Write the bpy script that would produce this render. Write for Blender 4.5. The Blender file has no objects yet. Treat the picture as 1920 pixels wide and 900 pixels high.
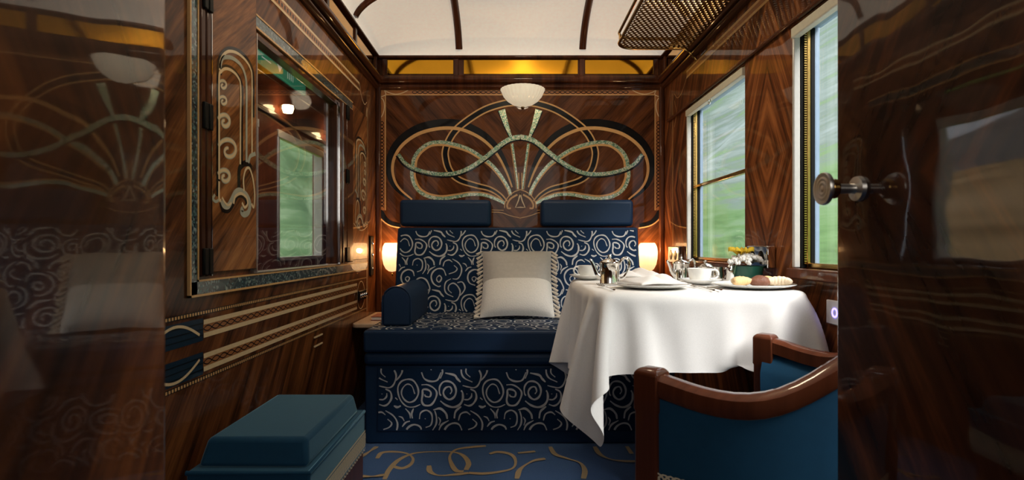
import bpy, bmesh, math, random
import numpy as np
from mathutils import Vector, Matrix
random.seed(7)
PI = math.pi
S = bpy.context.scene
COL = S.collection

# ------------------------------------------------------------------ camera, world, exposure
F = 1050.0          # focal length in pixels of the 1920 px frame
H = 0.87            # camera height
VX, VY = 957.0, 462.0
YW = 3.42           # back wall
XL, XR = -0.8176, 0.935
cam_d = bpy.data.cameras.new('camera')
cam = bpy.data.objects.new('camera', cam_d)
COL.objects.link(cam)
cam.location = (0, 0, H)
cam.rotation_euler = (PI/2, 0, 0)
cam_d.sensor_width = 36.0
cam_d.lens = F*36.0/1920.0
cam_d.shift_x = (960-VX)/1920.0
cam_d.shift_y = (VY-450)/1920.0
cam_d.clip_start = 0.02
cam_d.dof.use_dof = True
cam_d.dof.focus_distance = 2.9
cam_d.dof.aperture_fstop = 7.0
S.camera = cam
S.view_settings.view_transform = 'Standard'
S.view_settings.look = 'None'
S.view_settings.exposure = 0.35
S.view_settings.gamma = 1.0
S.view_settings.use_curve_mapping = False
S.cycles.max_bounces = 10
S.cycles.transparent_max_bounces = 16
S.cycles.sample_clamp_indirect = 6.0

W = bpy.data.worlds.new('overcast_sky')
S.world = W
W.use_nodes = True
wn = W.node_tree.nodes
wl = W.node_tree.links
bg = wn['Background']
tc = wn.new('ShaderNodeTexCoord'); sp = wn.new('ShaderNodeSeparateXYZ'); cr = wn.new('ShaderNodeValToRGB')
wl.new(tc.outputs['Generated'], sp.inputs[0]); wl.new(sp.outputs['Z'], cr.inputs[0]); wl.new(cr.outputs[0], bg.inputs[0])
cr.color_ramp.elements[0].color = (0.60, 0.67, 0.76, 1); cr.color_ramp.elements[0].position = 0.0
cr.color_ramp.elements[1].color = (0.90, 0.95, 1.0, 1); cr.color_ramp.elements[1].position = 0.6
SKY = 2.6
bg.inputs[1].default_value = SKY
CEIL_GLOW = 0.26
LAMP = 7.0
def area(name, loc, rot, sx, sy, power, color):
    d = bpy.data.lights.new(name, 'AREA'); d.shape = 'RECTANGLE'; d.size = sx; d.size_y = sy; d.energy = power; d.color = color
    o = bpy.data.objects.new(name, d); COL.objects.link(o); o.location = loc; o.rotation_euler = rot
    return o
# added fill light behind the camera, and the sky seen through the two windows
area('added_front_fill', (0.1, -1.1, 1.60), (math.radians(78), 0, 0), 1.4, 0.9, 7, (1.0, 0.93, 0.84))
sd = bpy.data.lights.new('cloudy_sun', 'SUN'); sd.energy = 8.0; sd.angle = math.radians(45); sd.color = (1.0, 0.97, 0.93)
sun = bpy.data.objects.new('cloudy_sun', sd); COL.objects.link(sun)
sun.rotation_euler = Vector((-0.45, 0.52, -0.62)).to_track_quat('-Z', 'Y').to_euler()

# ------------------------------------------------------------------ helpers
def tag(o, label=None, cat=None, group=None, kind=None):
    if label: o['label'] = label
    if cat: o['category'] = cat
    if group: o['group'] = group
    if kind: o['kind'] = kind
    return o

def wmat(o):
    m = Matrix.LocRotScale(o.location, o.rotation_euler, o.scale)
    return wmat(o.parent) @ o.matrix_parent_inverse @ m if o.parent else m

def obj(name, bm, mats, parent=None, smooth=False, bevel=0, subsurf=0, segs=2, local=False, recalc=True, angle=40):
    me = bpy.data.meshes.new(name)
    if recalc:
        bmesh.ops.recalc_face_normals(bm, faces=bm.faces)
    bm.to_mesh(me); bm.free()
    if not isinstance(mats, (list, tuple)): mats = [mats]
    for m in mats: me.materials.append(m)
    o = bpy.data.objects.new(name, me)
    COL.objects.link(o)
    if parent:
        o.parent = parent
        if not local:
            M = wmat(parent)
            o.matrix_parent_inverse = M.inverted()
    if bevel:
        b = o.modifiers.new('bevel', 'BEVEL'); b.width = bevel; b.segments = segs; b.limit_method = 'ANGLE'; b.angle_limit = math.radians(angle)
        smooth = True
    if subsurf:
        s = o.modifiers.new('sub', 'SUBSURF'); s.levels = subsurf; s.render_levels = subsurf
        smooth = True
    if smooth:
        me.shade_smooth()
        try: me.set_sharp_from_angle(angle=math.radians(45 if not subsurf else 180))
        except Exception: pass
    return o

def empty(name, loc, label=None, cat=None, group=None, rz=0):
    o = bpy.data.objects.new(name, None)
    COL.objects.link(o); o.location = loc; o.rotation_euler = (0, 0, rz); o.empty_display_size = 0.05
    return tag(o, label, cat, group)

def box(bm, x0, x1, y0, y1, z0, z1, mi=0):
    vs = [bm.verts.new(p) for p in ((x0,y0,z0),(x1,y0,z0),(x1,y1,z0),(x0,y1,z0),(x0,y0,z1),(x1,y0,z1),(x1,y1,z1),(x0,y1,z1))]
    for f in ((0,3,2,1),(4,5,6,7),(0,1,5,4),(1,2,6,5),(2,3,7,6),(3,0,4,7)):
        fc = bm.faces.new([vs[i] for i in f]); fc.material_index = mi
    return vs
def newbox(*a):
    bm = bmesh.new(); box(bm, *a); return bm

def lathe(bm, prof, c=(0,0,0), n=32, a0=0, a1=2*PI, mi=0, flute=0, nfl=0, cap=False):
    full = abs(a1-a0-2*PI) < 1e-6
    rings = []
    m = n if full else n+1
    for (r, z) in prof:
        ring = []
        for i in range(m):
            a = a0+(a1-a0)*i/n
            rr = r*(1+flute*math.cos(nfl*a)) if flute else r
            ring.append(bm.verts.new((c[0]+rr*math.cos(a), c[1]+rr*math.sin(a), c[2]+z)))
        rings.append(ring)
    for k in range(len(rings)-1):
        for i in range(n):
            j = (i+1) % m
            f = bm.faces.new((rings[k][i], rings[k][j], rings[k+1][j], rings[k+1][i])); f.material_index = mi
    bmesh.ops.remove_doubles(bm, verts=bm.verts, dist=1e-6)

def catmull(pts, n=6):
    if len(pts) < 3: return [tuple(p) for p in pts]
    out = []
    P = [np.array(p, float) for p in pts]
    for i in range(len(P)-1):
        p0 = P[i-1] if i > 0 else 2*P[i]-P[i+1]
        p1, p2 = P[i], P[i+1]
        p3 = P[i+2] if i+2 < len(P) else 2*P[i+1]-P[i]
        for k in range(n):
            t = k/n
            out.append(tuple(0.5*((2*p1)+(-p0+p2)*t+(2*p0-5*p1+4*p2-p3)*t*t+(-p0+3*p1-3*p2+p3)*t**3)))
    out.append(tuple(P[-1]))
    return out

def strip(bm, pts, w, mp, off=0.0008, mi=0, side=0.0, inside=None, thick=0):
    """flat inlaid band along a 2-D path; w number or f(t); side shifts it along its normal"""
    n = len(pts)
    row = []
    for i, p in enumerate(pts):
        a = pts[max(i-1, 0)]; b = pts[min(i+1, n-1)]
        dx, dy = b[0]-a[0], b[1]-a[1]
        L = math.hypot(dx, dy) or 1
        nx, ny = -dy/L, dx/L
        t = i/(n-1)
        ww = w(t) if callable(w) else w
        s = side(t) if callable(side) else side
        q = (p[0]+nx*s, p[1]+ny*s)
        row.append(((q[0]+nx*ww/2, q[1]+ny*ww/2), (q[0]-nx*ww/2, q[1]-ny*ww/2)))
    prev = None
    for (l, r) in row:
        if inside and not (inside(*l) and inside(*r)):
            prev = None; continue
        cur = (bm.verts.new(mp(l[0], l[1], off)), bm.verts.new(mp(r[0], r[1], off)))
        if prev:
            f = bm.faces.new((prev[0], prev[1], cur[1], cur[0])); f.material_index = mi
        prev = cur

def tube(bm, pts, r, n=10, mi=0, cap=True, flat=1.0):
    P = [Vector(p) for p in pts]
    rings = []
    up = Vector((0, 0, 1))
    for i, p in enumerate(P):
        t = (P[min(i+1, len(P)-1)]-P[max(i-1, 0)]).normalized()
        ref = up if abs(t.dot(up)) < 0.95 else Vector((1, 0, 0))
        s = t.cross(ref).normalized(); u = s.cross(t).normalized()
        rr = r(i/(len(P)-1)) if callable(r) else r
        rings.append([bm.verts.new(p+s*rr*math.cos(2*PI*k/n)+u*rr*flat*math.sin(2*PI*k/n)) for k in range(n)])
    for a, b in zip(rings, rings[1:]):
        for k in range(n):
            f = bm.faces.new((a[k], a[(k+1) % n], b[(k+1) % n], b[k])); f.material_index = mi
    if cap:
        bm.faces.new(rings[0][::-1]).material_index = mi; bm.faces.new(rings[-1]).material_index = mi

def sphere(bm, c, rx, ry, rz, nu=14, nv=9, mi=0):
    rings = []
    for j in range(1, nv):
        th = PI*j/nv
        rings.append([bm.verts.new((c[0]+rx*math.sin(th)*math.cos(2*PI*i/nu), c[1]+ry*math.sin(th)*math.sin(2*PI*i/nu), c[2]+rz*math.cos(th))) for i in range(nu)])
    t = bm.verts.new((c[0], c[1], c[2]+rz)); b = bm.verts.new((c[0], c[1], c[2]-rz))
    for i in range(nu):
        j = (i+1) % nu
        bm.faces.new((t, rings[0][i], rings[0][j])).material_index = mi
        bm.faces.new((b, rings[-1][j], rings[-1][i])).material_index = mi
        for a, c2 in zip(rings, rings[1:]):
            bm.faces.new((a[i], c2[i], c2[j], a[j])).material_index = mi

def grid_surface(bm, nu, nv, fn, mi=0):
    V = [[bm.verts.new(fn(i/nu, j/nv)) for i in range(nu+1)] for j in range(nv+1)]
    for j in range(nv):
        for i in range(nu):
            bm.faces.new((V[j][i], V[j][i+1], V[j+1][i+1], V[j+1][i])).material_index = mi
    return V

def wall_cells(bm, a0, a1, b0, b1, holes, mk):
    """boxes covering a rectangle except its holes; mk(bm,a0,a1,b0,b1)"""
    A = sorted({a0, a1, *[h[0] for h in holes], *[h[1] for h in holes]})
    B = sorted({b0, b1, *[h[2] for h in holes], *[h[3] for h in holes]})
    for i in range(len(A)-1):
        for j in range(len(B)-1):
            ca, cb = (A[i]+A[i+1])/2, (B[j]+B[j+1])/2
            if any(h[0] < ca < h[1] and h[2] < cb < h[3] for h in holes): continue
            if not (a0 < ca < a1 and b0 < cb < b1): continue
            mk(bm, A[i], A[i+1], B[j], B[j+1])

# ------------------------------------------------------------------ materials
def mat(name, color, rough=0.5, metal=0, coat=0, sheen=0, spec=0.5, emit=None, estr=0, trans=0, bump=0, bscale=60, sheen_tint=None, coat_rough=0.04):
    m = bpy.data.materials.new(name); m.use_nodes = True
    nt = m.node_tree; p = nt.nodes['Principled BSDF']
    p.inputs['Base Color'].default_value = (*color, 1); p.inputs['Roughness'].default_value = rough; p.inputs['Metallic'].default_value = metal
    p.inputs['Coat Weight'].default_value = coat; p.inputs['Coat Roughness'].default_value = coat_rough
    p.inputs['Sheen Weight'].default_value = sheen; p.inputs['Specular IOR Level'].default_value = spec
    p.inputs['Sheen Roughness'].default_value = 0.35; p.inputs['Coat IOR'].default_value = 1.30
    if sheen_tint: p.inputs['Sheen Tint'].default_value = (*sheen_tint, 1)
    p.inputs['Transmission Weight'].default_value = trans
    if emit: p.inputs['Emission Color'].default_value = (*emit, 1); p.inputs['Emission Strength'].default_value = estr
    n = nt.nodes.new('ShaderNodeTexNoise'); n.inputs['Scale'].default_value = bscale; n.inputs['Detail'].default_value = 4
    t = nt.nodes.new('ShaderNodeTexCoord'); nt.links.new(t.outputs['Object'], n.inputs['Vector'])
    # gentle natural variation of the colour
    hs = nt.nodes.new('ShaderNodeMix'); hs.data_type = 'RGBA'; hs.inputs[6].default_value = (*[c*0.86 for c in color], 1); hs.inputs[7].default_value = (*[min(1, c*1.1) for c in color], 1)
    nt.links.new(n.outputs['Fac'], hs.inputs[0]); nt.links.new(hs.outputs[2], p.inputs['Base Color'])
    if bump:
        b = nt.nodes.new('ShaderNodeBump'); b.inputs['Strength'].default_value = bump; b.inputs['Distance'].default_value = 0.002
        nt.links.new(n.outputs['Fac'], b.inputs['Height']); nt.links.new(b.outputs[0], p.inputs['Normal'])
    return m

def wood(name, plane='xz', a0=0, b0=0, angle=45, mirA=False, mirB=False, freq=16, cols=None, wav=0.03, coat=0.75, cior=1.30, flip=1, stretch=1.3):
    """varnished rosewood veneer, book-matched about a0 / b0"""
    m = bpy.data.materials.new(name); m.use_nodes = True
    nt = m.node_tree; N = nt.nodes; Lk = nt.links; p = N['Principled BSDF']
    cols = cols or [(0.024, 0.0075, 0.003), (0.145, 0.043, 0.012), (0.36, 0.125, 0.034)]
    def math_(op, a, b=None):
        n = N.new('ShaderNodeMath'); n.operation = op
        for i, v in enumerate((a, b)):
            if v is None: continue
            if isinstance(v, (int, float)): n.inputs[i].default_value = v
            else: Lk.new(v, n.inputs[i])
        return n.outputs[0]
    t = N.new('ShaderNodeTexCoord'); s = N.new('ShaderNodeSeparateXYZ'); Lk.new(t.outputs['Object'], s.inputs[0])
    a = s.outputs['X'] if plane[0] == 'x' else s.outputs['Y']
    b = s.outputs['Z'] if plane[1] == 'z' else s.outputs['Y']
    a = math_('SUBTRACT', a, a0); b = math_('SUBTRACT', b, b0)
    if mirA: a = math_('ABSOLUTE', a)
    if mirB: b = math_('ABSOLUTE', b)
    if flip < 0: a = math_('MULTIPLY', a, -1.0)
    c, sn = math.cos(math.radians(angle)), math.sin(math.radians(angle))
    across = math_('SUBTRACT', math_('MULTIPLY', a, sn), math_('MULTIPLY', b, c))
    along = math_('ADD', math_('MULTIPLY', a, c), math_('MULTIPLY', b, sn))
    def vec(u, v, w=0.0):
        n = N.new('ShaderNodeCombineXYZ')
        for i, q in enumerate((u, v, w)):
            if isinstance(q, (int, float)): n.inputs[i].default_value = q
            else: Lk.new(q, n.inputs[i])
        return n.outputs[0]
    n1 = N.new('ShaderNodeTexNoise'); n1.inputs['Scale'].default_value = 1; n1.inputs['Detail'].default_value = 5; n1.inputs['Roughness'].default_value = 0.62; n1.inputs['Distortion'].default_value = 0.35
    Lk.new(vec(math_('MULTIPLY', across, freq), math_('MULTIPLY', along, stretch)), n1.inputs['Vector'])
    n2 = N.new('ShaderNodeTexNoise'); n2.inputs['Scale'].default_value = 1; n2.inputs['Detail'].default_value = 3
    Lk.new(vec(math_('MULTIPLY', across, freq*8), math_('MULTIPLY', along, stretch*5), 3.1), n2.inputs['Vector'])
    mixv = math_('ADD', math_('MULTIPLY', n1.outputs['Fac'], 0.8), math_('MULTIPLY', n2.outputs['Fac'], 0.2))
    cr = N.new('ShaderNodeValToRGB'); Lk.new(mixv, cr.inputs[0])
    e = cr.color_ramp.elements
    e[0].position = 0.36; e[0].color = (*cols[0], 1); e[1].position = 0.66; e[1].color = (*cols[2], 1)
    k = e.new(0.50); k.color = (*cols[1], 1)
    Lk.new(cr.outputs[0], p.inputs['Base Color'])
    p.inputs['Roughness'].default_value = 0.45; p.inputs['Specular IOR Level'].default_value = 0.05
    p.inputs['Coat Weight'].default_value = coat; p.inputs['Coat Roughness'].default_value = 0.03; p.inputs['Coat IOR'].default_value = cior
    nb = N.new('ShaderNodeTexNoise'); nb.inputs['Scale'].default_value = 5; nb.inputs['Detail'].default_value = 2; Lk.new(t.outputs['Object'], nb.inputs['Vector'])
    bp = N.new('ShaderNodeBump'); bp.inputs['Strength'].default_value = wav; bp.inputs['Distance'].default_value = 0.05
    Lk.new(nb.outputs['Fac'], bp.inputs['Height']); Lk.new(bp.outputs[0], p.inputs['Coat Normal'])
    return m

def glass(name, tint=(1, 1, 1), refl=1.0):
    m = bpy.data.materials.new(name); m.use_nodes = True
    nt = m.node_tree; N = nt.nodes; N.remove(N['Principled BSDF'])
    tr = N.new('ShaderNodeBsdfTransparent'); tr.inputs[0].default_value = (*tint, 1)
    gl = N.new('ShaderNodeBsdfGlossy'); gl.inputs['Roughness'].default_value = 0.0
    lw_ = N.new('ShaderNodeLayerWeight'); lw_.inputs[0].default_value = 0.5
    pw_ = N.new('ShaderNodeMath'); pw_.operation = 'POWER'; pw_.inputs[1].default_value = 5.0
    nt.links.new(lw_.outputs['Facing'], pw_.inputs[0])
    mu = N.new('ShaderNodeMath'); mu.operation = 'MULTIPLY_ADD'; mu.inputs[1].default_value = 0.9*refl; mu.inputs[2].default_value = 0.035*refl; mu.use_clamp = True
    mx = N.new('ShaderNodeMixShader')
    nt.links.new(pw_.outputs[0], mu.inputs[0]); nt.links.new(mu.outputs[0], mx.inputs[0]); nt.links.new(tr.outputs[0], mx.inputs[1]); nt.links.new(gl.outputs[0], mx.inputs[2])
    nt.links.new(mx.outputs[0], N['Material Output'].inputs[0])
    return m

def pearl_mat(name, dark=False):
    m = bpy.data.materials.new(name); m.use_nodes = True
    nt = m.node_tree; N = nt.nodes; p = N['Principled BSDF']
    t = N.new('ShaderNodeTexCoord'); v = N.new('ShaderNodeTexVoronoi'); v.inputs['Scale'].default_value = 170
    nt.links.new(t.outputs['Object'], v.inputs['Vector'])
    s = N.new('ShaderNodeSeparateColor'); nt.links.new(v.outputs['Color'], s.inputs[0])
    cr = N.new('ShaderNodeValToRGB'); nt.links.new(s.outputs[0], cr.inputs[0])
    e = cr.color_ramp.elements
    if dark:
        C = [(0.01, 0.015, 0.02), (0.03, 0.06, 0.08), (0.05, 0.14, 0.15), (0.30, 0.36, 0.36)]; P = [0, 0.45, 0.8, 1.0]
    else:
        C = [(0.05, 0.13, 0.09), (0.20, 0.40, 0.26), (0.46, 0.46, 0.26), (0.66, 0.68, 0.58)]; P = [0, 0.4, 0.72, 1.0]
    e[0].color = (*C[0], 1); e[1].color = (*C[3], 1)
    for q, cc in zip(P[1:3], C[1:3]):
        k = e.new(q); k.color = (*cc, 1)
    nt.links.new(cr.outputs[0], p.inputs['Base Color'])
    p.inputs['Roughness'].default_value = 0.25; p.inputs['Coat Weight'].default_value = 1; p.inputs['Coat Roughness'].default_value = 0.03; p.inputs['Metallic'].default_value = 0.25
    return m

def streak(name, stops, scale=(1.2, 0.10, 1.6), detail=6, rough=1.0, grad=None):
    """land rushing by: grass and leaves drawn out along the track"""
    m = bpy.data.materials.new(name); m.use_nodes = True
    nt = m.node_tree; N = nt.nodes; p = N['Principled BSDF']; p.inputs['Roughness'].default_value = rough; p.inputs['Specular IOR Level'].default_value = 0.1
    t = N.new('ShaderNodeTexCoord'); mp = N.new('ShaderNodeMapping'); mp.inputs['Scale'].default_value = scale
    n = N.new('ShaderNodeTexNoise'); n.inputs['Scale'].default_value = 1; n.inputs['Detail'].default_value = detail; n.inputs['Roughness'].default_value = 0.6
    nt.links.new(t.outputs['Object'], mp.inputs[0]); nt.links.new(mp.outputs[0], n.inputs['Vector'])
    val = n.outputs['Fac']
    if grad:
        s = N.new('ShaderNodeSeparateXYZ'); nt.links.new(t.outputs['Object'], s.inputs[0])
        mr = N.new('ShaderNodeMapRange'); mr.inputs[1].default_value = grad[0]; mr.inputs[2].default_value = grad[1]; mr.inputs[3].default_value = -grad[2]; mr.inputs[4].default_value = grad[2]
        nt.links.new(s.outputs['Z'], mr.inputs[0])
        ad = N.new('ShaderNodeMath'); ad.operation = 'ADD'; nt.links.new(val, ad.inputs[0]); nt.links.new(mr.outputs[0], ad.inputs[1]); val = ad.outputs[0]
    cr = N.new('ShaderNodeValToRGB'); nt.links.new(val, cr.inputs[0])
    e = cr.color_ramp.elements
    e[0].position, e[0].color = stops[0][0], (*stops[0][1], 1); e[1].position, e[1].color = stops[-1][0], (*stops[-1][1], 1)
    for q, c in stops[1:-1]:
        k = e.new(q); k.color = (*c, 1)
    nt.links.new(cr.outputs[0], p.inputs['Base Color'])
    return m

CX = (975.4-VX)*YW/F       # the centre line of the back panel
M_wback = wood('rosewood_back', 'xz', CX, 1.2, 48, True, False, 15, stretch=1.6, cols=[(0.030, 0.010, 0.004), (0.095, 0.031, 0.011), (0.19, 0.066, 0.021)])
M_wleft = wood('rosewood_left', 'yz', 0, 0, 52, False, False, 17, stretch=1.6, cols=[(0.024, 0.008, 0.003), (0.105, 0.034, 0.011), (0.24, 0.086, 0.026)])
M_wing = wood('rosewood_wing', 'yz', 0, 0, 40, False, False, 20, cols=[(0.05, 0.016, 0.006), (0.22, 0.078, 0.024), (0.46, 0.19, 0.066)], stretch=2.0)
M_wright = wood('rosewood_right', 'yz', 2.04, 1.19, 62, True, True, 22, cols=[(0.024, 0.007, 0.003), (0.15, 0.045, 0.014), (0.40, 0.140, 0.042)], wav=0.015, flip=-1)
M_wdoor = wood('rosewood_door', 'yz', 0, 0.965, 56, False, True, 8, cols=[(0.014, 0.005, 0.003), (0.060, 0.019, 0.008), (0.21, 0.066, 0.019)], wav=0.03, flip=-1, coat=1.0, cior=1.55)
M_wleaf = wood('rosewood_leaf', 'xz', 0, 0.95, 48, False, True, 8, cols=[(0.018, 0.006, 0.003), (0.12, 0.038, 0.011), (0.42, 0.140, 0.034)], wav=0.02, coat=1.0, cior=1.38)
M_wdark = wood('mahogany_moulding', 'xz', 0, 0, 90, False, False, 14, cols=[(0.025, 0.008, 0.004), (0.065, 0.020, 0.008), (0.12, 0.038, 0.015)], wav=0.01)
M_wcorr = wood('mahogany_corridor', 'yz', 0, 0, 88, False, False, 6, cols=[(0.10, 0.028, 0.013), (0.15, 0.042, 0.02), (0.21, 0.062, 0.03)], wav=0.01)
M_wchair = wood('mahogany_chair', 'xy', 0, 0, 20, False, False, 24, cols=[(0.075, 0.020, 0.008), (0.10, 0.027, 0.011), (0.13, 0.037, 0.015)], wav=0.0)
M_tan = mat('boxwood_inlay', (0.66, 0.38, 0.16), 0.35, coat=0.8, spec=0.08)
M_tanrose = mat('tulipwood_inlay', (0.36, 0.14, 0.05), 0.35, coat=0.8, spec=0.08)
M_cream = mat('holly_inlay', (0.74, 0.55, 0.34), 0.35, coat=0.8, spec=0.08)
M_grey = mat('pewter_inlay', (0.42, 0.41, 0.34), 0.35, coat=0.8, spec=0.08)
M_black = mat('ebony_inlay', (0.006, 0.006, 0.007), 0.3, coat=0.8, spec=0.08)
M_pearl = pearl_mat('mother_of_pearl')
M_dpearl = pearl_mat('dark_abalone', True)
M_navyin = mat('navy_inlay', (0.012, 0.03, 0.055), 0.3, coat=0.8, spec=0.08)
M_amber = mat('amber_mirror_glass', (0.62, 0.30, 0.022), 0.06, metal=1.0, bump=0.05, bscale=8)
M_ceil = mat('fill_glow_ceiling', (0.80, 0.74, 0.66), 0.5, emit=(1.0, 0.90, 0.78), estr=CEIL_GLOW)  # ceiling is no lamp; emission added as the room's main fill light
M_navy = mat('navy_leathercloth', (0.007, 0.028, 0.075), 0.5, spec=0.3, bump=0.1, bscale=300)
M_navyfab = mat('navy_woven_fabric', (0.006, 0.023, 0.062), 0.8, spec=0.15, bump=0.2, bscale=500)
M_swirl = mat('silver_woven_scroll', (0.52, 0.53, 0.53), 0.55, bump=0.2, bscale=400)
M_velvet = mat('petrol_blue_velvet', (0.007, 0.056, 0.118), 0.75, spec=0.2, sheen=1.0, sheen_tint=(0.38, 0.70, 0.88), bump=0.05, bscale=40)
M_cloth = mat('white_linen', (0.84, 0.82, 0.79), 0.85, bump=0.05, bscale=500)
M_china = mat('white_china', (0.85, 0.84, 0.80), 0.15, coat=0.6)
M_silver = mat('polished_silver', (0.82, 0.80, 0.76), 0.08, metal=1)
M_chrome = mat('chrome', (0.78, 0.80, 0.82), 0.06, metal=1)
M_brass = mat('brass', (0.62, 0.38, 0.12), 0.18, metal=1)
M_bronze = mat('bronze', (0.20, 0.13, 0.06), 0.25, metal=1)
M_steel = mat('brushed_steel', (0.74, 0.72, 0.68), 0.33, metal=1)
M_pale = mat('pale_painted_metal', (0.52, 0.50, 0.47), 0.3, coat=0.5)
M_blind = mat('cream_blind', (0.62, 0.58, 0.47), 0.6)
M_bluestrip = mat('blue_grey_gasket', (0.20, 0.27, 0.36), 0.35)
M_dark = mat('black_rubber', (0.006, 0.006, 0.006), 0.5, spec=0.12)
M_carpet = mat('blue_carpet', (0.034, 0.085, 0.205), 1.0, spec=0.1, sheen=0.2, bump=1.0, bscale=260)
M_cgold = mat('gold_carpet_scroll', (0.34, 0.25, 0.14), 1.0, spec=0.1, sheen=0.1, bump=1.0, bscale=260)
M_shade = mat('opal_lamp_glass', (0.9, 0.75, 0.5), 0.2, emit=(1.0, 0.66, 0.34), estr=0.95)
def lamp_glass(name, col, e):
    m = bpy.data.materials.new(name); m.use_nodes = True
    nt = m.node_tree; N = nt.nodes; N.remove(N['Principled BSDF'])
    tl_ = N.new('ShaderNodeBsdfTranslucent'); tl_.inputs[0].default_value = (*col, 1)
    df = N.new('ShaderNodeBsdfDiffuse'); df.inputs[0].default_value = (*col, 1)
    em = N.new('ShaderNodeEmission'); em.inputs[0].default_value = (1.0, 0.80, 0.55, 1); em.inputs[1].default_value = e
    m1 = N.new('ShaderNodeMixShader'); m1.inputs[0].default_value = 0.35
    ad = N.new('ShaderNodeAddShader')
    tp = N.new('ShaderNodeBsdfTransparent'); tp.inputs[0].default_value = (1.0, 0.86, 0.66, 1)
    m2 = N.new('ShaderNodeMixShader'); m2.inputs[0].default_value = 0.30
    nt.links.new(tl_.outputs[0], m1.inputs[1]); nt.links.new(df.outputs[0], m1.inputs[2])
    nt.links.new(m1.outputs[0], m2.inputs[1]); nt.links.new(tp.outputs[0], m2.inputs[2]); nt.links.new(m2.outputs[0], ad.inputs[0]); nt.links.new(em.outputs[0], ad.inputs[1]); nt.links.new(ad.outputs[0], N['Material Output'].inputs[0])
    return m
M_shade = lamp_glass('opal_lamp_glass', (0.17, 0.145, 0.115), 0.16)
M_bulb = mat('lit_bulb', (1, 0.9, 0.7), 0.3, emit=(1.0, 0.72, 0.38), estr=LAMP*4)
M_bowl = mat('fluted_bowl_glass', (0.8, 0.76, 0.66), 0.2, emit=(1.0, 0.86, 0.64), estr=0.32)
M_laceM = mat('cream_lace', (0.68, 0.60, 0.44), 0.8, bump=0.4, bscale=400)
M_pgrey = mat('silver_grey_silk', (0.44, 0.42, 0.385), 0.45, sheen=0.3)
M_pwhite = mat('ivory_honeycomb_weave', (0.80, 0.775, 0.72), 0.7, bump=0.8, bscale=180)
M_tassel = mat('tassel_thread', (0.56, 0.50, 0.42), 0.8, bump=0.3, bscale=300)
M_glass = glass('window_glass')
M_glass_in = glass('inner_window_glass', (0.82, 0.80, 0.78), 1.6)
M_green = mat('green_ribbed_ceramic', (0.010, 0.075, 0.050), 0.35, coat=0.4)
M_shelf = mat('pale_shelf_laminate', (0.58, 0.42, 0.29), 0.4, coat=0.3)
M_red = mat('red_cover', (0.22, 0.03, 0.02), 0.5)
M_petal = mat('white_petal', (0.85, 0.85, 0.82), 0.7)
M_yellow = mat('yellow_petal', (0.75, 0.50, 0.02), 0.6)
M_leafg = mat('dark_leaf', (0.02, 0.06, 0.02), 0.6)
M_dough = mat('pale_pastry', (0.72, 0.47, 0.22), 0.6, bump=0.3, bscale=90)
M_choc = mat('chocolate_crust', (0.17, 0.06, 0.03), 0.55, bump=1.0, bscale=160)
M_sugar = mat('sugar_dusted_pastry', (0.78, 0.64, 0.45), 0.8, bump=0.4, bscale=140)
M_white = mat('white_plastic', (0.75, 0.76, 0.80), 0.35)
M_led = mat('violet_led', (0.2, 0.2, 0.8), 0.3, emit=(0.25, 0.2, 1.0), estr=3)
M_signg = mat('lit_green_sign', (0.03, 0.22, 0.13), 0.4, emit=(0.03, 0.28, 0.16), estr=0.5)
M_signw = mat('lit_white_mark', (0.8, 0.85, 0.8), 0.4, emit=(0.8, 0.9, 0.8), estr=0.35)

# mapping functions: picture-plane measurements of each flat surface -> its own coordinates
def bw(px, py):                                    # back wall
    return ((px-VX)*YW/F, H-(py-VY)*YW/F)
def mp_back(u, v, o=0): return (u, YW-o, v)
def mp_left(u, v, o=0): return (XL+o, u, v)
def mp_right(u, v, o=0): return (XR-o, u, v)
def lw(px, py):
    Y = F*(-XL)/(VX-px); return (Y, H-(py-VY)*Y/F)

# ------------------------------------------------------------------ floor (carpet with scrolls)
bm = bmesh.new(); box(bm, XL-0.08, XR+0.12, -1.3, YW+0.08, -0.05, 0.0)
obj('floor', bm, M_carpet); tag(bpy.data.objects['floor'], kind='structure')
fl = bpy.data.objects['floor']
bm = bmesh.new()
cs = [[(770,345),(790,322),(840,318),(890,325),(915,345),(905,370),(870,385),(830,375)],
 [(800,430),(820,390),(860,350),(920,325),(1000,318),(1080,320),(1120,335),(1140,365),(1130,392)],
 [(1120,398),(1090,395),(1070,365),(1065,335),(1090,310),(1150,300),(1210,295)],
 [(980,375),(985,400),(1020,415),(1080,412),(1140,405)],
 [(1225,328),(1260,320),(1310,330),(1330,355),(1320,385),(1270,400),(1200,408),(1140,405)],
 [(1340,325),(1410,318)], [(1335,430),(1350,390),(1400,358),(1450,348)],
 [(1470,300),(1490,330),(1540,348),(1590,365),(1610,395),(1605,430)],
 [(1650,300),(1670,330),(1710,350),(1760,358),(1830,360)], [(700,345),(740,320),(770,300)], [(690,420),(750,422),(800,415)], [(1780,300),(1800,330)]]
for k in range(4):
    for q_, st in enumerate(cs):
        pts = []
        for (x, y) in st:
            px, py = 350+x/2.157, 700+y/2.157
            Y = F*H/(py-VY); pts.append(((px-VX)*Y/F+0.11*(k % 2), Y-0.42*k))
        strip(bm, catmull(pts, 8), lambda t: 0.016+0.006*math.sin(t*9), lambda u, v, o: (u, v, o), 0.0012+0.0004*q_+0.0001*k, inside=lambda u, v: XL < u < XR and v > -1.2)
obj('carpet_scrolls', bm, M_cgold, fl)

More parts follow.
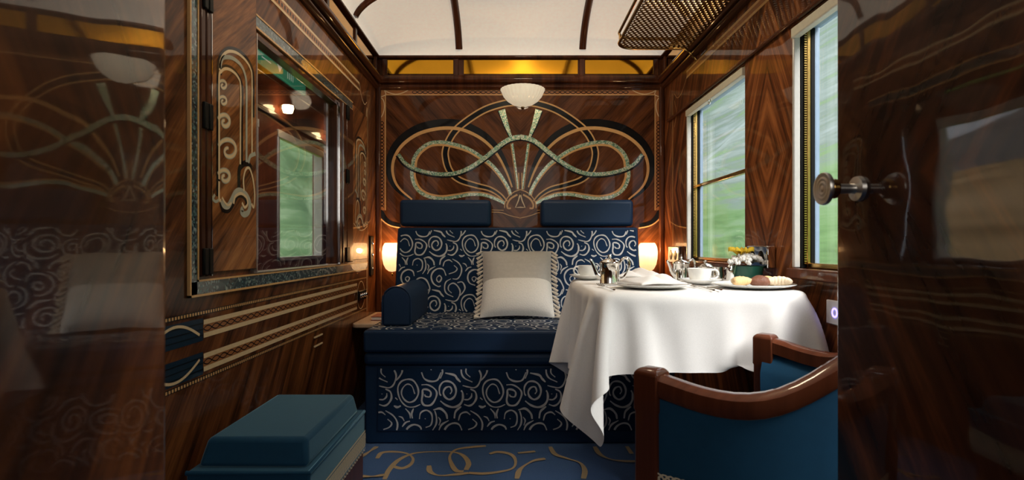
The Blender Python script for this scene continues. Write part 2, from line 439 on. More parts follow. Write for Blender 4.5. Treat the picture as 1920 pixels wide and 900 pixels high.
# ------------------------------------------------------------------ back wall
bm = bmesh.new(); box(bm, XL-0.05, XR+0.1, YW, YW+0.06, 0, 2.5)
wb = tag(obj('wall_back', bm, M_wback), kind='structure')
def Z(x, y): return bw(680+x/2.6466, 120+y/2.6466)
K = YW/F/2.6466
bt, bk, pe, cm, ros = bmesh.new(), bmesh.new(), bmesh.new(), bmesh.new(), bmesh.new()
for sgn in (0, 1):
    def C(pts): return catmull([Z((1564-x) if sgn else x, y) for x, y in pts], 8)
    sg = -1 if sgn else 1
    # ebony arch that turns into a loop, edged with boxwood
    p = C([(782,190),(700,197),(600,230),(500,295),(445,350),(413,420),(412,470),(432,530),(480,575),(560,602),(630,620),(680,650),(712,685)])
    wf = lambda t: (30-16*max(0, t-0.55)/0.45)*K
    strip(bk, p, wf, mp_back, 0.0006)
    for q in (1, -1):
        strip(bt, p, 7*K, mp_back, 0.0010, side=lambda t: q*wf(t)/2)
    # big boxwood loop with an ebony crescent outside it
    p = C([(742,612),(715,540),(680,470),(640,415),(580,365),(500,328),(430,318),(350,325),(270,350),(200,400),(160,460),(148,520),(160,580),(190,625),(245,672)])
    strip(bt, p, lambda t: (8+9*math.sin(PI*t))*K, mp_back, 0.0016)
    strip(bk, p, lambda t: (6+34*math.sin(PI*t)**0.8)*K, mp_back, 0.0008, side=lambda t: -sg*(6+20*math.sin(PI*t)**0.8)*K)
    # pearl wave across both loops
    p = C([(178,448),(210,490),(260,520),(330,540),(400,547),(470,540),(540,510),(600,470),(650,430),(700,390),(740,370),(783,362)])
    strip(pe, p, lambda t: (16+8*t)*K, mp_back, 0.0020)
    strip(bk, p, 8*K, mp_back, 0.0018, side=lambda t: sg*-13*K if False else sg*(-1)*(14*K))
    # pearl loop
    p = C([(735,652),(725,620),(690,560),(640,500),(580,455),(520,420),(450,398),(390,388),(330,395),(280,430),(255,470),(249,505),(245,560),(270,620),(320,655),(390,668),(460,660),(530,648),(600,650),(660,670),(705,692)])
    strip(pe, p, lambda t: (13+5*math.sin(PI*t))*K, mp_back, 0.0013)
    strip(bt, p, lambda t: (4+8*math.sin(PI*t))*K, mp_back, 0.0012, side=lambda t: sg*(9+5*math.sin(PI*t))*K)
    # fan rays
    p = [Z((1564-x) if sgn else x, y) for x, y in [(690,228),(712,300),(736,362)]]
    strip(pe, p, lambda t: (34-22*t)*K, mp_back, 0.0010)
    strip(bk, p, 7*K, mp_back, 0.0009, side=lambda t: -sg*(19-11*t)*K)
    p = [Z((1564-x) if sgn else x, y) for x, y in [(742,395),(757,500),(772,622)]]
    strip(pe, p, lambda t: (11-4*t)*K, mp_back, 0.0010)
    strip(bt, p, 3*K, mp_back, 0.0011, side=lambda t: -sg*8*K)
    # crown of the fan
    strip(bt, C([(704,715),(706,690),(722,660),(750,636),(783,623)]), 5*K, mp_back, 0.0018)
    strip(bt, C([(736,716),(720,715),(718,695),(735,668),(768,648)]), 9*K, mp_back, 0.0018)
    strip(cm, [Z((1564-x) if sgn else x, y) for x, y in [(783,640),(772,680),(758,712),(783,711)]], 6*K, mp_back, 0.0018)
    strip(bt, [Z((1564-x) if sgn else x, y) for x, y in [(774,540),(774,622)]], 5*K, mp_back, 0.0017)
    # rails beside the crown
    strip(bt, C([(640,724),(700,726)]), 3*K, mp_back, 0.0018)
    strip(bt, C([(640,735),(690,738),(730,752),(783,765)]), 4*K, mp_back, 0.0018)
    # frame: two lines with a running guilloche, arcs at the corner
    strip(bt, [Z((1564-x) if sgn else x, y) for x, y in [(82,726),(82,128)]], 5*K, mp_back, 0.0010)
    strip(bt, [Z((1564-x) if sgn else x, y) for x, y in [(113,726),(113,155)]], 5*K, mp_back, 0.0010)
    strip(bt, [Z((1564-x) if sgn else x, y) for x, y in [(80,128),(784,128)]], 5*K, mp_back, 0.0010)
    strip(bt, [Z((1564-x) if sgn else x, y) for x, y in [(112,153),(784,153)]], 5*K, mp_back, 0.0010)
    strip(ros, [Z((1564-x) if sgn else x, y) for x, y in [(97,726),(97,150)]], 24*K, mp_back, 0.0007)
    strip(ros, [Z((1564-x) if sgn else x, y) for x, y in [(90,140),(784,140)]], 20*K, mp_back, 0.0007)
    gl = [Z((1564-(97+8*math.sin(t*0.18))) if sgn else 97+8*math.sin(t*0.18), 285+t) for t in range(0, 430, 4)]
    strip(bk, gl, 3.5*K, mp_back, 0.0010)
    gl = [Z((1564-(97-8*math.sin(t*0.18))) if sgn else 97-8*math.sin(t*0.18), 285+t) for t in range(0, 430, 4)]
    strip(bk, gl, 3.5*K, mp_back, 0.0010)
    for ph in (1, -1):
        gl = [Z((1564-(245+t)) if sgn else 245+t, 140+ph*7*math.sin(t*0.12)) for t in range(0, 538, 4)]
        strip(bk, gl, 3.5*K, mp_back, 0.0010)
    strip(cm, C([(108,130),(130,142),(165,150),(200,143),(226,130)]), 4*K, mp_back, 0.0014)
    strip(cm, C([(84,162),(103,180),(108,215),(100,250),(84,274)]), 4*K, mp_back, 0.0014)
    strip(cm, C([(108,130),(115,150),(100,160),(84,162)]), 4*K, mp_back, 0.0014)
    # ebony swag beside the sofa and the pale outline of the lower panel
    strip(bk, C([(62,728),(90,735),(110,765),(140,790),(190,802)]), lambda t: (26-10*t)*K, mp_back, 0.0012)
    strip(bt, C([(90,768),(115,790),(145,805),(195,815)]), 6*K, mp_back, 0.0016)
    strip(bt, [Z((1564-x) if sgn else x, y) for x, y in [(90,768),(90,1180)]], 6*K, mp_back, 0.0012)
obj('boxwood_inlay', bt, M_tan, wb); obj('ebony_inlay', bk, M_black, wb); obj('pearl_inlay', pe, M_pearl, wb); obj('holly_inlay', cm, M_cream, wb); obj('tulipwood_band', ros, M_tanrose, wb)

# corner posts
for nm, x0, x1 in (('trim_1', XL, XL+0.03), ('trim_2', XR-0.03, XR)):
    tag(obj(nm, newbox(x0, x1, YW-0.03, YW, 0, 1.86), M_wdark, bevel=0.008), kind='structure')

# ------------------------------------------------------------------ left wall with its inner window
GY0, GY1, GZ0, GZ1 = 1.785, 2.635, 0.785, 1.550
bm = bmesh.new()
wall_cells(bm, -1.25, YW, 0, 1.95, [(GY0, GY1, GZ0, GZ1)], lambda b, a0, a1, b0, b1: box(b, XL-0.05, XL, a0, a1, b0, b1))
wlft = tag(obj('wall_left', bm, M_wleft), kind='structure')
# wings either side of the glass (hinged veneer panels)
def wing_strokes(mirror):
    g = {k: bmesh.new() for k in 'tgb'}
    def L(pts, n=6):
        o = []
        for x, y in pts:
            Y, z = lw(340+x/2.5, 60+y/2.5)
            o.append((4.690-Y if mirror else Y, z))
        return catmull(o, n)
    mk = lambda u, v, o: (XL+0.008+o, u, v)
    w = 0.0085
    strip(g['t'], L([(165,180),(170,130),(190,100),(215,90),(250,100),(285,130),(310,170),(318,220),(318,400),(318,570)]), w, mk, 0.0010)
    strip(g['g'], L([(165,170),(178,125),(200,118),(230,125),(265,155),(285,200),(292,260),(292,430),(292,610)]), w*1.4, mk, 0.0010)
    strip(g['t'], L([(162,700),(162,400),(162,215),(172,185),(192,172),(220,180),(250,210),(264,260),(263,430),(262,620)]), w, mk, 0.0012)
    strip(g['b'], L([(155,770),(155,400),(157,180),(165,120),(190,85),(218,77),(255,88),(292,120),(318,165),(326,220),(326,400)]), w*1.3, mk, 0.0006)
    strip(g['b'], L([(170,200),(180,165),(205,162),(235,180),(262,220),(274,270),(272,430),(272,620)]), w*1.2, mk, 0.0006)
    strip(g['t'], L([(162,690),(162,780),(172,790)]), w, mk, 0.0012)
    for cx, cy, r in ((180,250,22),(181,325,22),(188,422,33),(206,555,50),(188,680,33)):
        pts = []
        for i in range(22):
            a = math.radians(200)+i*0.36
            rr = r*(1-i/25)
            pts.append((cx+rr*math.cos(a), cy+rr*1.15*math.sin(a)))
        strip(g['g'], L(pts, 2), lambda t: (0.013 if r > 25 else 0.0085)*(1.25-0.8*abs(t-0.35)), mk, 0.0009)
        strip(g['t'], L(pts, 2), lambda t: (0.008 if r > 25 else 0.005)*(1.25-0.8*abs(t-0.35)), mk, 0.0013)
    strip(g['b'], L([(172,795),(182,825),(207,830),(228,800),(245,765),(268,760),(290,780),(298,810)]), w*2.6, mk, 0.0006)
    strip(g['g'], L([(175,790),(185,812),(205,815),(220,790),(240,752),(265,745),(295,770),(308,810),(300,845),(280,855),(268,842),(275,825)]), w*2.2, mk, 0.0010)
    strip(g['t'], L([(175,775),(190,800),(205,812),(220,800)]), w*0.8, mk, 0.0013)
    strip(g['t'], L([(230,805),(238,772),(265,757),(290,775),(297,805),(283,822),(270,800)]), w, mk, 0.0013)
    strip(g['t'], L([(280,745),(277,690),(288,645),(306,640),(322,690),(330,760),(326,820),(315,805)]), w, mk, 0.0013)
    strip(g['b'], L([(258,760),(257,660),(268,628),(295,615),(318,640)]), w*2.2, mk, 0.0006)
    strip(g['g'], L([(300,612),(310,582),(334,570)]), w*1.5, mk, 0.0011)
    strip(g['g'], L([(142,762),(133,780),(145,795),(160,788)]), w, mk, 0.0011)
    return g
for i, (y0, y1, mir) in enumerate(((1.515, 1.785, False), (2.880, 3.165, True))):
    wg = empty('shutter_wing', (XL, (y0+y1)/2, 0.79), ['veneered wing panel with scroll inlay nearer the camera, left of the inner window', 'veneered wing panel with scroll inlay between the inner window and the corner'][i], 'panel', 'scroll inlaid wing panels')
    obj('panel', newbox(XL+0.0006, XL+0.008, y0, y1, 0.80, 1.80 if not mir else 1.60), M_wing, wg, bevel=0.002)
    g = wing_strokes(mir)
    obj('boxwood_inlay', g['t'], M_cream, wg); obj('pewter_inlay', g['g'], M_grey, wg); obj('ebony_inlay', g['b'], M_black, wg)
# hinge posts
bm = bmesh.new()
for (y0, y1) in ((1.458, 1.484), (1.487, 1.512), (2.640, 2.690), (2.698, 2.760), (2.768, 2.872)):
    box(bm, XL, XL+0.012, y0, y1, 0.79, 1.57 if y0 > 2 else 1.8)
o = tag(obj('trim_3', bm, M_wdark, bevel=0.005), kind='structure')
hb = bmesh.new()
for yc in (1.485, 2.765):
    for zc in (0.83, 1.215, 1.53):
        for dy in (-0.012, 0.012):
            box(hb, XL+0.012, XL+0.020, yc+dy-0.010, yc+dy+0.010, zc-0.035, zc+0.035)
obj('hinge', hb, M_dark, o, bevel=0.003)
sb = bmesh.new()
box(sb, XL+0.0, XL+0.016, 2.692, 2.697, 0.79, 1.56); box(sb, XL, XL+0.016, 2.6355, 2.6395, 0.78, 1.56); box(sb, XL, XL+0.012, 1.512, 1.5146, 0.79, 1.8)
obj('chrome_strip', sb, M_chrome, o)
# abalone frame
bm = bmesh.new(); tl = bmesh.new()
def frame_bar(y0, y1, z0, z1):
    box(bm, XL, XL+0.006, y0, y1, z0, z1)
frame_bar(1.422, 1.452, 0.745, 1.80); frame_bar(1.422, 3.18, 0.745, 0.778); frame_bar(1.785, 2.88, 1.573, 1.607)
o = tag(obj('trim_4', bm, M_dpearl), kind='structure')
for (y0, y1, z0, z1) in ((1.452,1.457,0.778,1.8),(1.416,1.422,0.739,1.8),(1.416,3.18,0.739,0.745),(1.452,3.18,0.778,0.783),(1.785,2.88,1.607,1.613),(1.785,2.88,1.566,1.573)):
    box(tl, XL, XL+0.008, y0, y1, z0, z1)
obj('boxwood_edge', tl, M_tan, o)
# the inner pane, its thin metal frame
w5 = tag(obj('window_5', newbox(XL-0.022, XL-0.017, GY0, GY1, GZ0, GZ1), M_glass_in), kind='structure')
bm = bmesh.new()
for (y0, y1, z0, z1) in ((GY1-0.008, GY1, GZ0, GZ1), (GY0, GY1, GZ1-0.014, GZ1)):
    box(bm, XL-0.03, XL+0.004, y0, y1, z0, z1)
obj('pane_frame', bm, M_wdark, w5, bevel=0.001)
bm = bmesh.new()
box(bm, XL-0.016, XL+0.010, GY0, GY0+0.004, GZ0, GZ1); box(bm, XL-0.016, XL+0.010, GY0+0.004, GY1-0.009, GZ0, GZ0+0.004)
obj('bright_edging', bm, M_steel, w5)
# rails of the dado
def mkl(u, v, o): return (XL+o, u, v)
t1, t2, t3, t4, t5 = (bmesh.new() for _ in range(5))
for (zz, hh) in ((0.668, 0.013), (0.633, 0.013), (0.578, 0.013), (0.543, 0.013)):
    strip(t1, [(1.49, zz), (2.98, zz)], hh, mkl, 0.0016)
for zz in (0.6505, 0.5605):
    strip(t2, [(1.49, zz), (2.98, zz)], 0.022, mkl, 0.0006)
    for ph in (1, -1):
        strip(t3, [(1.49+i*0.006, zz+ph*0.007*math.sin(i*0.45)) for i in range(248)], 0.0028, mkl, 0.0012)
for zz in (0.694, 0.520):
    for i in range(150):
        y = 1.30+i*0.0125
        strip(t5, [(y, zz), (y+0.0075, zz)], 0.0075, mkl, 0.0012)
    strip(t3, [(1.30, zz), (3.17, zz)], 0.012, mkl, 0.0006)
for zz in (0.650, 0.560):
    strip(t4, [(1.25, zz), (1.488, zz)], 0.060, mkl, 0.0008)
    for k in (-0.016, 0.0, 0.016):
        strip(t3, [(1.25, zz+k), (1.488, zz+k)], 0.003, mkl, 0.0012)
arc = lambda cy, cz, r, a0, a1: [(cy+r*math.cos(math.radians(a0+(a1-a0)*i/20)), cz+r*math.sin(math.radians(a0+(a1-a0)*i/20))) for i in range(21)]
strip(t1, [(1.28+(1.47-1.28)*i/20, 0.635+0.038*math.sin(PI*(0.12+0.86*i/20))) for i in range(21)], 0.007, mkl, 0.0020)
strip(t1, [(1.28+(1.47-1.28)*i/20, 0.575-0.038*math.sin(PI*(0.12+0.86*i/20))) for i in range(21)], 0.007, mkl, 0.0020)
strip(t1, arc(3.06, 0.605, 0.075, 0, 360), 0.005, mkl, 0.0014)
strip(t1, [(3.185, 0.5), (3.185, 1.66)], 0.008, mkl, 0.0012)
strip(t1, [(3.200, 0.5), (3.200, 1.66)], 0.003, mkl, 0.0012)
strip(t1, catmull([(2.89, 0.99), (2.96, 0.965), (3.03, 0.957), (3.10, 0.965), (3.165, 0.985)]), 0.006, lambda u, v, o: (XL+0.008+o, u, v), 0.001)
# band under the cornice
for zz in (1.715, 1.752):
    strip(t1, [(0.6, zz), (3.03, zz)], 0.010, mkl, 0.0012)
strip(t2, [(0.6, 1.7335), (3.03, 1.7335)], 0.028, mkl, 0.0006)
for i in range(95):
    y = 0.62+i*0.0255
    strip(t3, [(y, 1.7335), (y+0.012, 1.7335)], 0.014, mkl, 0.0010)
strip(t1, catmull([(3.03, 1.752), (3.06, 1.70), (3.13, 1.665), (3.185, 1.69)]), 0.005, mkl, 0.0014)
strip(t1, catmull([(3.185, 1.66), (3.165, 1.60), (3.185, 1.54)]), 0.004, mkl, 0.0014)
obj('holly_rail', t1, M_cream, wlft); obj('bead_line', t5, M_tan, wlft); obj('tulipwood_rail', t2, M_tanrose, wlft); obj('ebony_rail', t3, M_black, wlft); obj('navy_block', t4, M_navyin, wlft)
bm = bmesh.new()
for zc in (0.490, 0.452):
    box(bm, XL, XL+0.004, 2.33, 2.43, zc-0.003, zc+0.003)
tag(obj('trim_5', bm, M_cream), kind='structure')
# control panel near the corner
cp = empty('control_panel', (XL, 3.06, 0.605), 'small black panel with four round knobs on the left wall near the corner', 'control panel')
obj('plate', newbox(XL+0.0022, XL+0.012, 2.985, 3.14, 0.58, 0.63), M_dark, cp, bevel=0.003)
for k in range(4):
    bm = bmesh.new(); sphere(bm, (XL+0.016, 3.005+k*0.037, 0.605), 0.008, 0.010, 0.012)
    obj('knob', bm, M_chrome, cp, smooth=True)
sp_ = empty('switch_strip', (XL+0.03, 3.30, 0.9), 'tall narrow dark switch strip on the left wall beside the corner', 'switch')
obj('plate', newbox(XL+0.0006, XL+0.010, 3.24, 3.31, 0.70, 0.93), M_dark, sp_, bevel=0.003)
for zc in (0.74, 0.82, 0.89):
    bm = bmesh.new(); sphere(bm, (XL+0.012, 3.275, zc), 0.006, 0.010, 0.010); obj('button', bm, M_chrome, sp_, smooth=True)

# ------------------------------------------------------------------ right wall with two windows
WZ0, WZ1 = 0.80, 1.60
W1 = (2.232, 2.950); W2 = (0.45, 1.842)
bm = bmesh.new()
wall_cells(bm, -1.25, YW, 0, 1.95, [(W1[0], W1[1], WZ0, WZ1), (W2[0], W2[1], WZ0, WZ1)], lambda b, a0, a1, b0, b1: box(b, XR, XR+0.074, a0, a1, b0, b1))
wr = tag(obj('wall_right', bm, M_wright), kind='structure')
t1, t2 = bmesh.new(), bmesh.new()
for zz in (1.765, 1.795):
    strip(t1, [(0.6, zz), (2.97, zz)], 0.011, mp_right, 0.0012)
strip(t1, catmull([(2.97, 1.765), (3.05, 1.71), (3.13, 1.70), (3.19, 1.74)]), 0.004, mp_right, 0.0012)
strip(t1, catmull([(3.19, 1.70), (3.15, 1.62), (3.19, 1.55)]), 0.004, mp_right, 0.0012)
strip(t1, [(3.22, 0.6), (3.22, 1.75)], 0.006, mp_right, 0.0010)
strip(t2, [(0.6, 1.78), (2.97, 1.78)], 0.022, mp_right, 0.0006)
obj('boxwood_rail', t1, M_tan, wr); obj('tulipwood_rail', t2, M_tanrose, wr)
tag(obj('trim_11', newbox(XR-0.016, XR-0.0005, 0.3, 3.30, 1.602, 1.614), M_wdark, bevel=0.004), kind='structure')
for idx, (y0, y1) in enumerate((W1, W2)):
    w = tag(obj('window_%d' % (idx+1), newbox(XR+0.060, XR+0.065, y0, y1, WZ0, WZ1), M_glass), kind='structure')
    a, b, c, d, e = (bmesh.new() for _ in range(5))
    for ys, s in ((y1, -1), (y0, 1)):
        lo = lambda p, q: (min(ys+s*p, ys+s*q), max(ys+s*p, ys+s*q))
        if s < 0: box(a, XR-0.008, XR+0.014, *lo(-0.003, 0.010), WZ0, WZ1-0.03)              # pale jamb
        box(c, XR+0.018, XR+0.034, *lo(0.0, 0.006), WZ0, WZ1)                   # dark channel
        box(b, XR+0.034, XR+0.046, *lo(0.0, 0.014), WZ0, WZ1)                   # brass strip
        for k in range(98):
            z = WZ0+0.012+k*0.0078
            box(e, XR+0.026, XR+0.034, *lo(0.004, 0.012), z, z+0.0042)
        box(c, XR+0.046, XR+0.058, *lo(0.0, 0.016), WZ0, WZ1)
        box(d, XR+0.058, XR+0.076, *lo(0.0, 0.013), WZ0, WZ1)                   # blue-grey gasket
    box(d, XR+0.046, XR+0.076, y0+0.02, y1-0.02, WZ1-0.02, WZ1)
    box(b, XR+0.036, XR+0.070, y0, y1, WZ0, WZ0+0.016)
    obj('jamb', a, [M_pale], w, bevel=0.004); obj('brass_sash', b, M_brass, w, bevel=0.002); obj('channel', c, M_dark, w); obj('gasket', d, M_bluestrip, w, bevel=0.003); obj('bead_chain', e, M_brass, w)
    if idx == 0:
        obj('meeting_rail', newbox(XR+0.044, XR+0.068, y0+0.01, y1-0.01, 1.178, 1.196), M_brass, w, bevel=0.004)
    obj('sill', newbox(XR-0.028, XR+0.036, y0-0.004, y1+0.004, WZ0-0.035, WZ0), M_wchair, w, bevel=0.006)
    bl = empty('window_blind', (XR, (y0+y1)/2, 1.59), ['cream roller blind pulled up over the far window with the table in front', 'cream roller blind pulled up over the near window beside the open door'][idx], 'blind', 'cream window blinds')
    obj('fabric', newbox(XR+0.010, XR+0.016, y0+0.003, y1-0.003, 1.560, 1.598), M_blind, bl)
    obj('bottom_bar', newbox(XR-0.014, XR+0.012, y0+0.001, y1-0.001, 1.552, 1.585), M_blind, bl, bevel=0.004)
    bm = bmesh.new(); tube(bm, [(XR-0.014, (y0+y1)/2+0.011*math.cos(q), 1.540+0.011*math.sin(q)) for q in [2*PI*i/14 for i in range(15)]], 0.003, 6)
    obj('pull_ring', bm, M_steel, bl, smooth=True)

# ------------------------------------------------------------------ wall behind the photographer, cornice, frieze, ceiling
tag(obj('wall_front', newbox(XL-0.9, XR+0.1, -1.31, -1.25, 0, 2.5), M_wback), kind='structure')
def moulding(name, prof, m):
    """profile (depth from wall, z) carried round left, back and right walls"""
    bm = bmesh.new()
    path = []
    rows = []
    for (d, z) in prof:
        rows.append([bm.verts.new(p) for p in ((XL+d, -1.25, z), (XL+d, YW-d, z), (XR-d, YW-d, z), (XR-d, -1.25, z))])
    for a, b in zip(rows, rows[1:]):
        for i in range(3): bm.faces.new((a[i], a[i+1], b[i+1], b[i]))
    return tag(obj(name, bm, m, smooth=True), kind='structure')
def rnd(c, r, a0, a1, n=8): return [(c[0]+r*math.cos(math.radians(a0+(a1-a0)*i/n)), c[1]+r*math.sin(math.radians(a0+(a1-a0)*i/n))) for i in range(n+1)]
moulding('trim_6', [(0.0, 1.825), (0.012, 1.825)]+rnd((0.014, 1.842), 0.012, -90, 90, 6)+[(0.016, 1.858)]+rnd((0.024, 1.882), 0.022, -80, 80, 8)+[(0.026, 1.908), (0.0, 1.910)], M_wdark)
moulding('trim_7', [(0.0, 2.012), (0.016, 2.012)]+rnd((0.016, 2.022), 0.010, -90, 90, 6)+[(0.0, 2.036)], M_wdark)
moulding('trim_8', [(0.001, 1.90), (0.001, 2.02)], M_wdark)
am = bmesh.new(); po = bmesh.new()
for (p0, p1) in ((727,850),(870,1083),(1097,1225)):
    x0, x1 = (p0-VX)*YW/F, (p1-VX)*YW/F
    box(am, x0, x1, YW-0.006, YW-0.002, 1.922, 2.006)
for p0 in (722, 855, 1091, 1229):
    x0 = (p0-VX)*YW/F; box(po, x0-0.016, x0+0.016, YW-0.014, YW-0.001, 1.91, 2.012)
for k in range(6):
    y1 = 3.36-k*0.45; y0 = y1-0.42
    for xs, s in ((XL, 1), (XR, -1)):
        box(am, min(xs+s*0.002, xs+s*0.006), max(xs+s*0.002, xs+s*0.006), y0, y1, 1.922, 2.006)
        box(po, min(xs+s*0.001, xs+s*0.014), max(xs+s*0.001, xs+s*0.014), y1, y1+0.03, 1.91, 2.012)
fr = tag(obj('trim_9', am, M_amber), kind='structure'); obj('frieze_post', po, M_wdark, fr, bevel=0.003)

def cove(d, r): return math.sqrt(max(0, 1-(1-min(max(d, 0)/r, 1))**2))
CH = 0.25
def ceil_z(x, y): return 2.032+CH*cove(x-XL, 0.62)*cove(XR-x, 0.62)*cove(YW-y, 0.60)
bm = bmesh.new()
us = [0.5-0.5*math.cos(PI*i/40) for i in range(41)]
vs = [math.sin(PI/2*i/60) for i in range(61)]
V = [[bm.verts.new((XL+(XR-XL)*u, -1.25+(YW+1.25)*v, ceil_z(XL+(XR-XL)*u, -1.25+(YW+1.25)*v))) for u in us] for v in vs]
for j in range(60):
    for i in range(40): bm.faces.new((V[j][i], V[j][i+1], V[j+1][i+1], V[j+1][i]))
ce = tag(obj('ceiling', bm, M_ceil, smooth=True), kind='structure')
for xr in ((861-VX)*YW/F, (1092-VX)*YW/F):
    bm = bmesh.new(); tube(bm, [(xr, YW-0.01-0.6*(i/30)**1.8, ceil_z(xr, YW-0.01-0.6*(i/30)**1.8)-0.006) for i in range(31)]+[(xr, y, ceil_z(xr, y)-0.006) for y in (2.5, 2, 1, 0, -1.2)], 0.021, 8, flat=0.8)
    obj('ceiling_rib', bm, M_wdark, ce, smooth=True)
for yr in (2.91, 1.9, 0.9):
    bm = bmesh.new(); tube(bm, [(XL+0.008+(XR-XL-0.016)*(0.5-0.5*math.cos(PI*i/50)), yr, ceil_z(XL+0.008+(XR-XL-0.016)*(0.5-0.5*math.cos(PI*i/50)), yr)-0.006) for i in range(51)], 0.021, 8)
    obj('ceiling_rib', bm, M_wdark, ce, smooth=True)

tag(obj('ceiling_vestibule', newbox(XL, XR, -1.25, 0.45, 1.98, 2.03), M_wdark), kind='structure')

# ------------------------------------------------------------------ corridor beyond the inner window
CXo = -1.5
bm = bmesh.new()
CW = [(0.25, 1.12), (1.35, 2.22), (2.45, 3.32), (3.60, 4.47), (4.75, 5.6)]
wall_cells(bm, -1.25, 7.0, 0, 2.3, [(a, b, 0.775, 1.62) for a, b in CW], lambda b, a0, a1, b0, b1: box(b, CXo-0.08, CXo, a0, a1, b0, b1))
wc = tag(obj('wall_corridor', bm, M_wcorr), kind='structure')
tag(obj('floor_corridor', newbox(CXo, XL-0.05, -1.25, 7.0, -0.05, 0), M_carpet), kind='structure')
tag(obj('ceiling_corridor', newbox(CXo, XL-0.05, -1.25, 7.0, 2.22, 2.3), M_wcorr), kind='structure')
tag(obj('wall_corridor_end', newbox(CXo-0.08, XL, 7.0, 7.06, 0, 2.3), M_wcorr), kind='structure')
tag(obj('wall_corridor_inner', newbox(XL-0.05, XL-0.001, YW+0.06, 7.0, 0, 2.3), M_wcorr), kind='structure')
bm = bmesh.new()
for zz in (1.70, 1.93):
    box(bm, CXo, CXo+0.018, -1.25, 7.0, zz-0.018, zz+0.018)
tag(obj('trim_10', bm, M_wdark, bevel=0.006), kind='structure')
for i, (a, b) in enumerate(CW[1:4]):
    w = tag(obj('window_%d' % (i+6), newbox(CXo-0.05, CXo-0.045, a, b, 0.775, 1.62), M_glass), kind='structure')
    bm = bmesh.new()
    for (y0, y1, z0, z1) in ((a, a+0.03, 0.775, 1.62), (b-0.03, b, 0.775, 1.62), (a, b, 0.775, 0.80)):
        box(bm, CXo-0.06, CXo+0.008, y0, y1, z0, z1)
    obj('window_frame', bm, M_pale, w, bevel=0.004)
    obj('blind', newbox(CXo-0.02, CXo+0.012, a, b, 1.575, 1.625), M_blind, w, bevel=0.003)
cl_lab = ['small bright lamp high in the corridor, nearer of the two seen through the inner window', 'small bright lamp high in the corridor, farther of the two seen through the inner window']
for i, yy in enumerate((3.62, 4.50)):
    lp = empty('corridor_lamp', (CXo+0.02, yy, 1.76), cl_lab[i], 'lamp', 'corridor lamps')
    bm = bmesh.new(); lathe(bm, [(0.0, -0.03), (0.028, -0.026), (0.036, 0), (0.034, 0.02), (0, 0.022)], (CXo+0.062, yy, 1.76), 16)
    obj('shade', bm, M_bulb, lp, smooth=True)
    obj('bracket', newbox(CXo+0.0005, CXo+0.03, yy-0.012, yy+0.012, 1.765, 1.785), M_brass, lp, bevel=0.003)
sg = empty('exit_sign', (CXo, 3.6, 2.04), 'green lit sign with a white kite shape high in the corridor behind the inner window', 'sign')
obj('panel', newbox(CXo+0.0005, CXo+0.02, 3.32, 4.05, 1.96, 2.12), M_signg, sg, bevel=0.002)
bm = bmesh.new()
mc = lambda u, v, o: (CXo+0.0205+o, u, v)
vs_ = [bm.verts.new(mc(u, v, 0.0008)) for u, v in ((3.50, 2.085), (3.56, 2.11), (3.66, 2.065), (3.59, 1.985))]
bm.faces.new(vs_)
for k in range(4):
    strip(bm, [(3.72+k*0.03, 1.985), (3.72+k*0.03, 2.03+0.012*(k % 2))], 0.010, mc, 0.0008)
strip(bm, [(3.33, 2.06), (3.46, 2.06)], 0.014, mc, 0.0008); strip(bm, [(3.33, 2.00), (3.46, 2.00)], 0.008, mc, 0.0008)
obj('white_marks', bm, M_signw, sg)

# ------------------------------------------------------------------ land outside
M_bank = streak('blurred_green_bank', [(0.15, (0.050, 0.095, 0.035)), (0.38, (0.120, 0.205, 0.080)), (0.52, (0.160, 0.240, 0.120)), (0.66, (0.165, 0.205, 0.175)), (0.86, (0.25, 0.29, 0.28))], (1.1, 0.34, 4.6), grad=(0.3, 3.2, 0.22))
M_field = streak('brown_field', [(0.3, (0.20, 0.14, 0.07)), (0.55, (0.36, 0.25, 0.13)), (0.75, (0.46, 0.33, 0.19))], (0.08, 0.04, 1.2))
M_hill = streak('far_hill', [(0.3, (0.07, 0.08, 0.08)), (0.7, (0.15, 0.15, 0.14))], (0.05, 0.05, 0.1))
M_grass = streak('trackside_grass', [(0.3, (0.12, 0.24, 0.04)), (0.7, (0.25, 0.42, 0.10))], (0.4, 0.1, 1))
M_trees = streak('blurred_trees', [(0.25, (0.03, 0.07, 0.03)), (0.5, (0.10, 0.18, 0.09)), (0.75, (0.32, 0.42, 0.30))], (0.7, 0.25, 2.4))
bm = bmesh.new()
grid_surface(bm, 60, 24, lambda u, v: (2.6+7*v**0.8+0.25*math.sin(u*31+v*5), -14+44*u, -0.6+9.5*v+0.3*math.sin(u*17+v*9)))
tag(obj('hill_trackside', bm, M_bank, smooth=True), kind='structure')
bm = bmesh.new()
grid_surface(bm, 8, 8, lambda u, v: (CXo-0.3-22*v, -20+110*u, -0.5))
tag(obj('lawn_trackside', bm, M_grass), kind='structure')
bm = bmesh.new()
grid_surface(bm, 40, 12, lambda u, v: (-18-24*v, -20+130*u, -0.5+9.0*v**0.9+0.5*math.sin(u*9)*v))
tag(obj('field_slope', bm, M_field, smooth=True), kind='structure')
bm = bmesh.new()
grid_surface(bm, 60, 10, lambda u, v: (-42-40*v, -40+190*u, 6.5+(13.0+3*math.sin(u*14)+1.3*math.sin(u*37))*math.sin(PI/2*v)))
tag(obj('hills_far', bm, M_hill, smooth=True), kind='structure')
bm = bmesh.new()
grid_surface(bm, 60, 24, lambda u, v: (-3.2-3.5*v-0.4*math.sin(u*40+v*7), 8.2+34*u, -0.5+8.0*v+0.5*math.sin(u*23+v*11)))
tag(obj('foliage_trackside', bm, M_trees, smooth=True), 'blurred green trees beside the track seen through the corridor window', 'trees', kind='stuff')

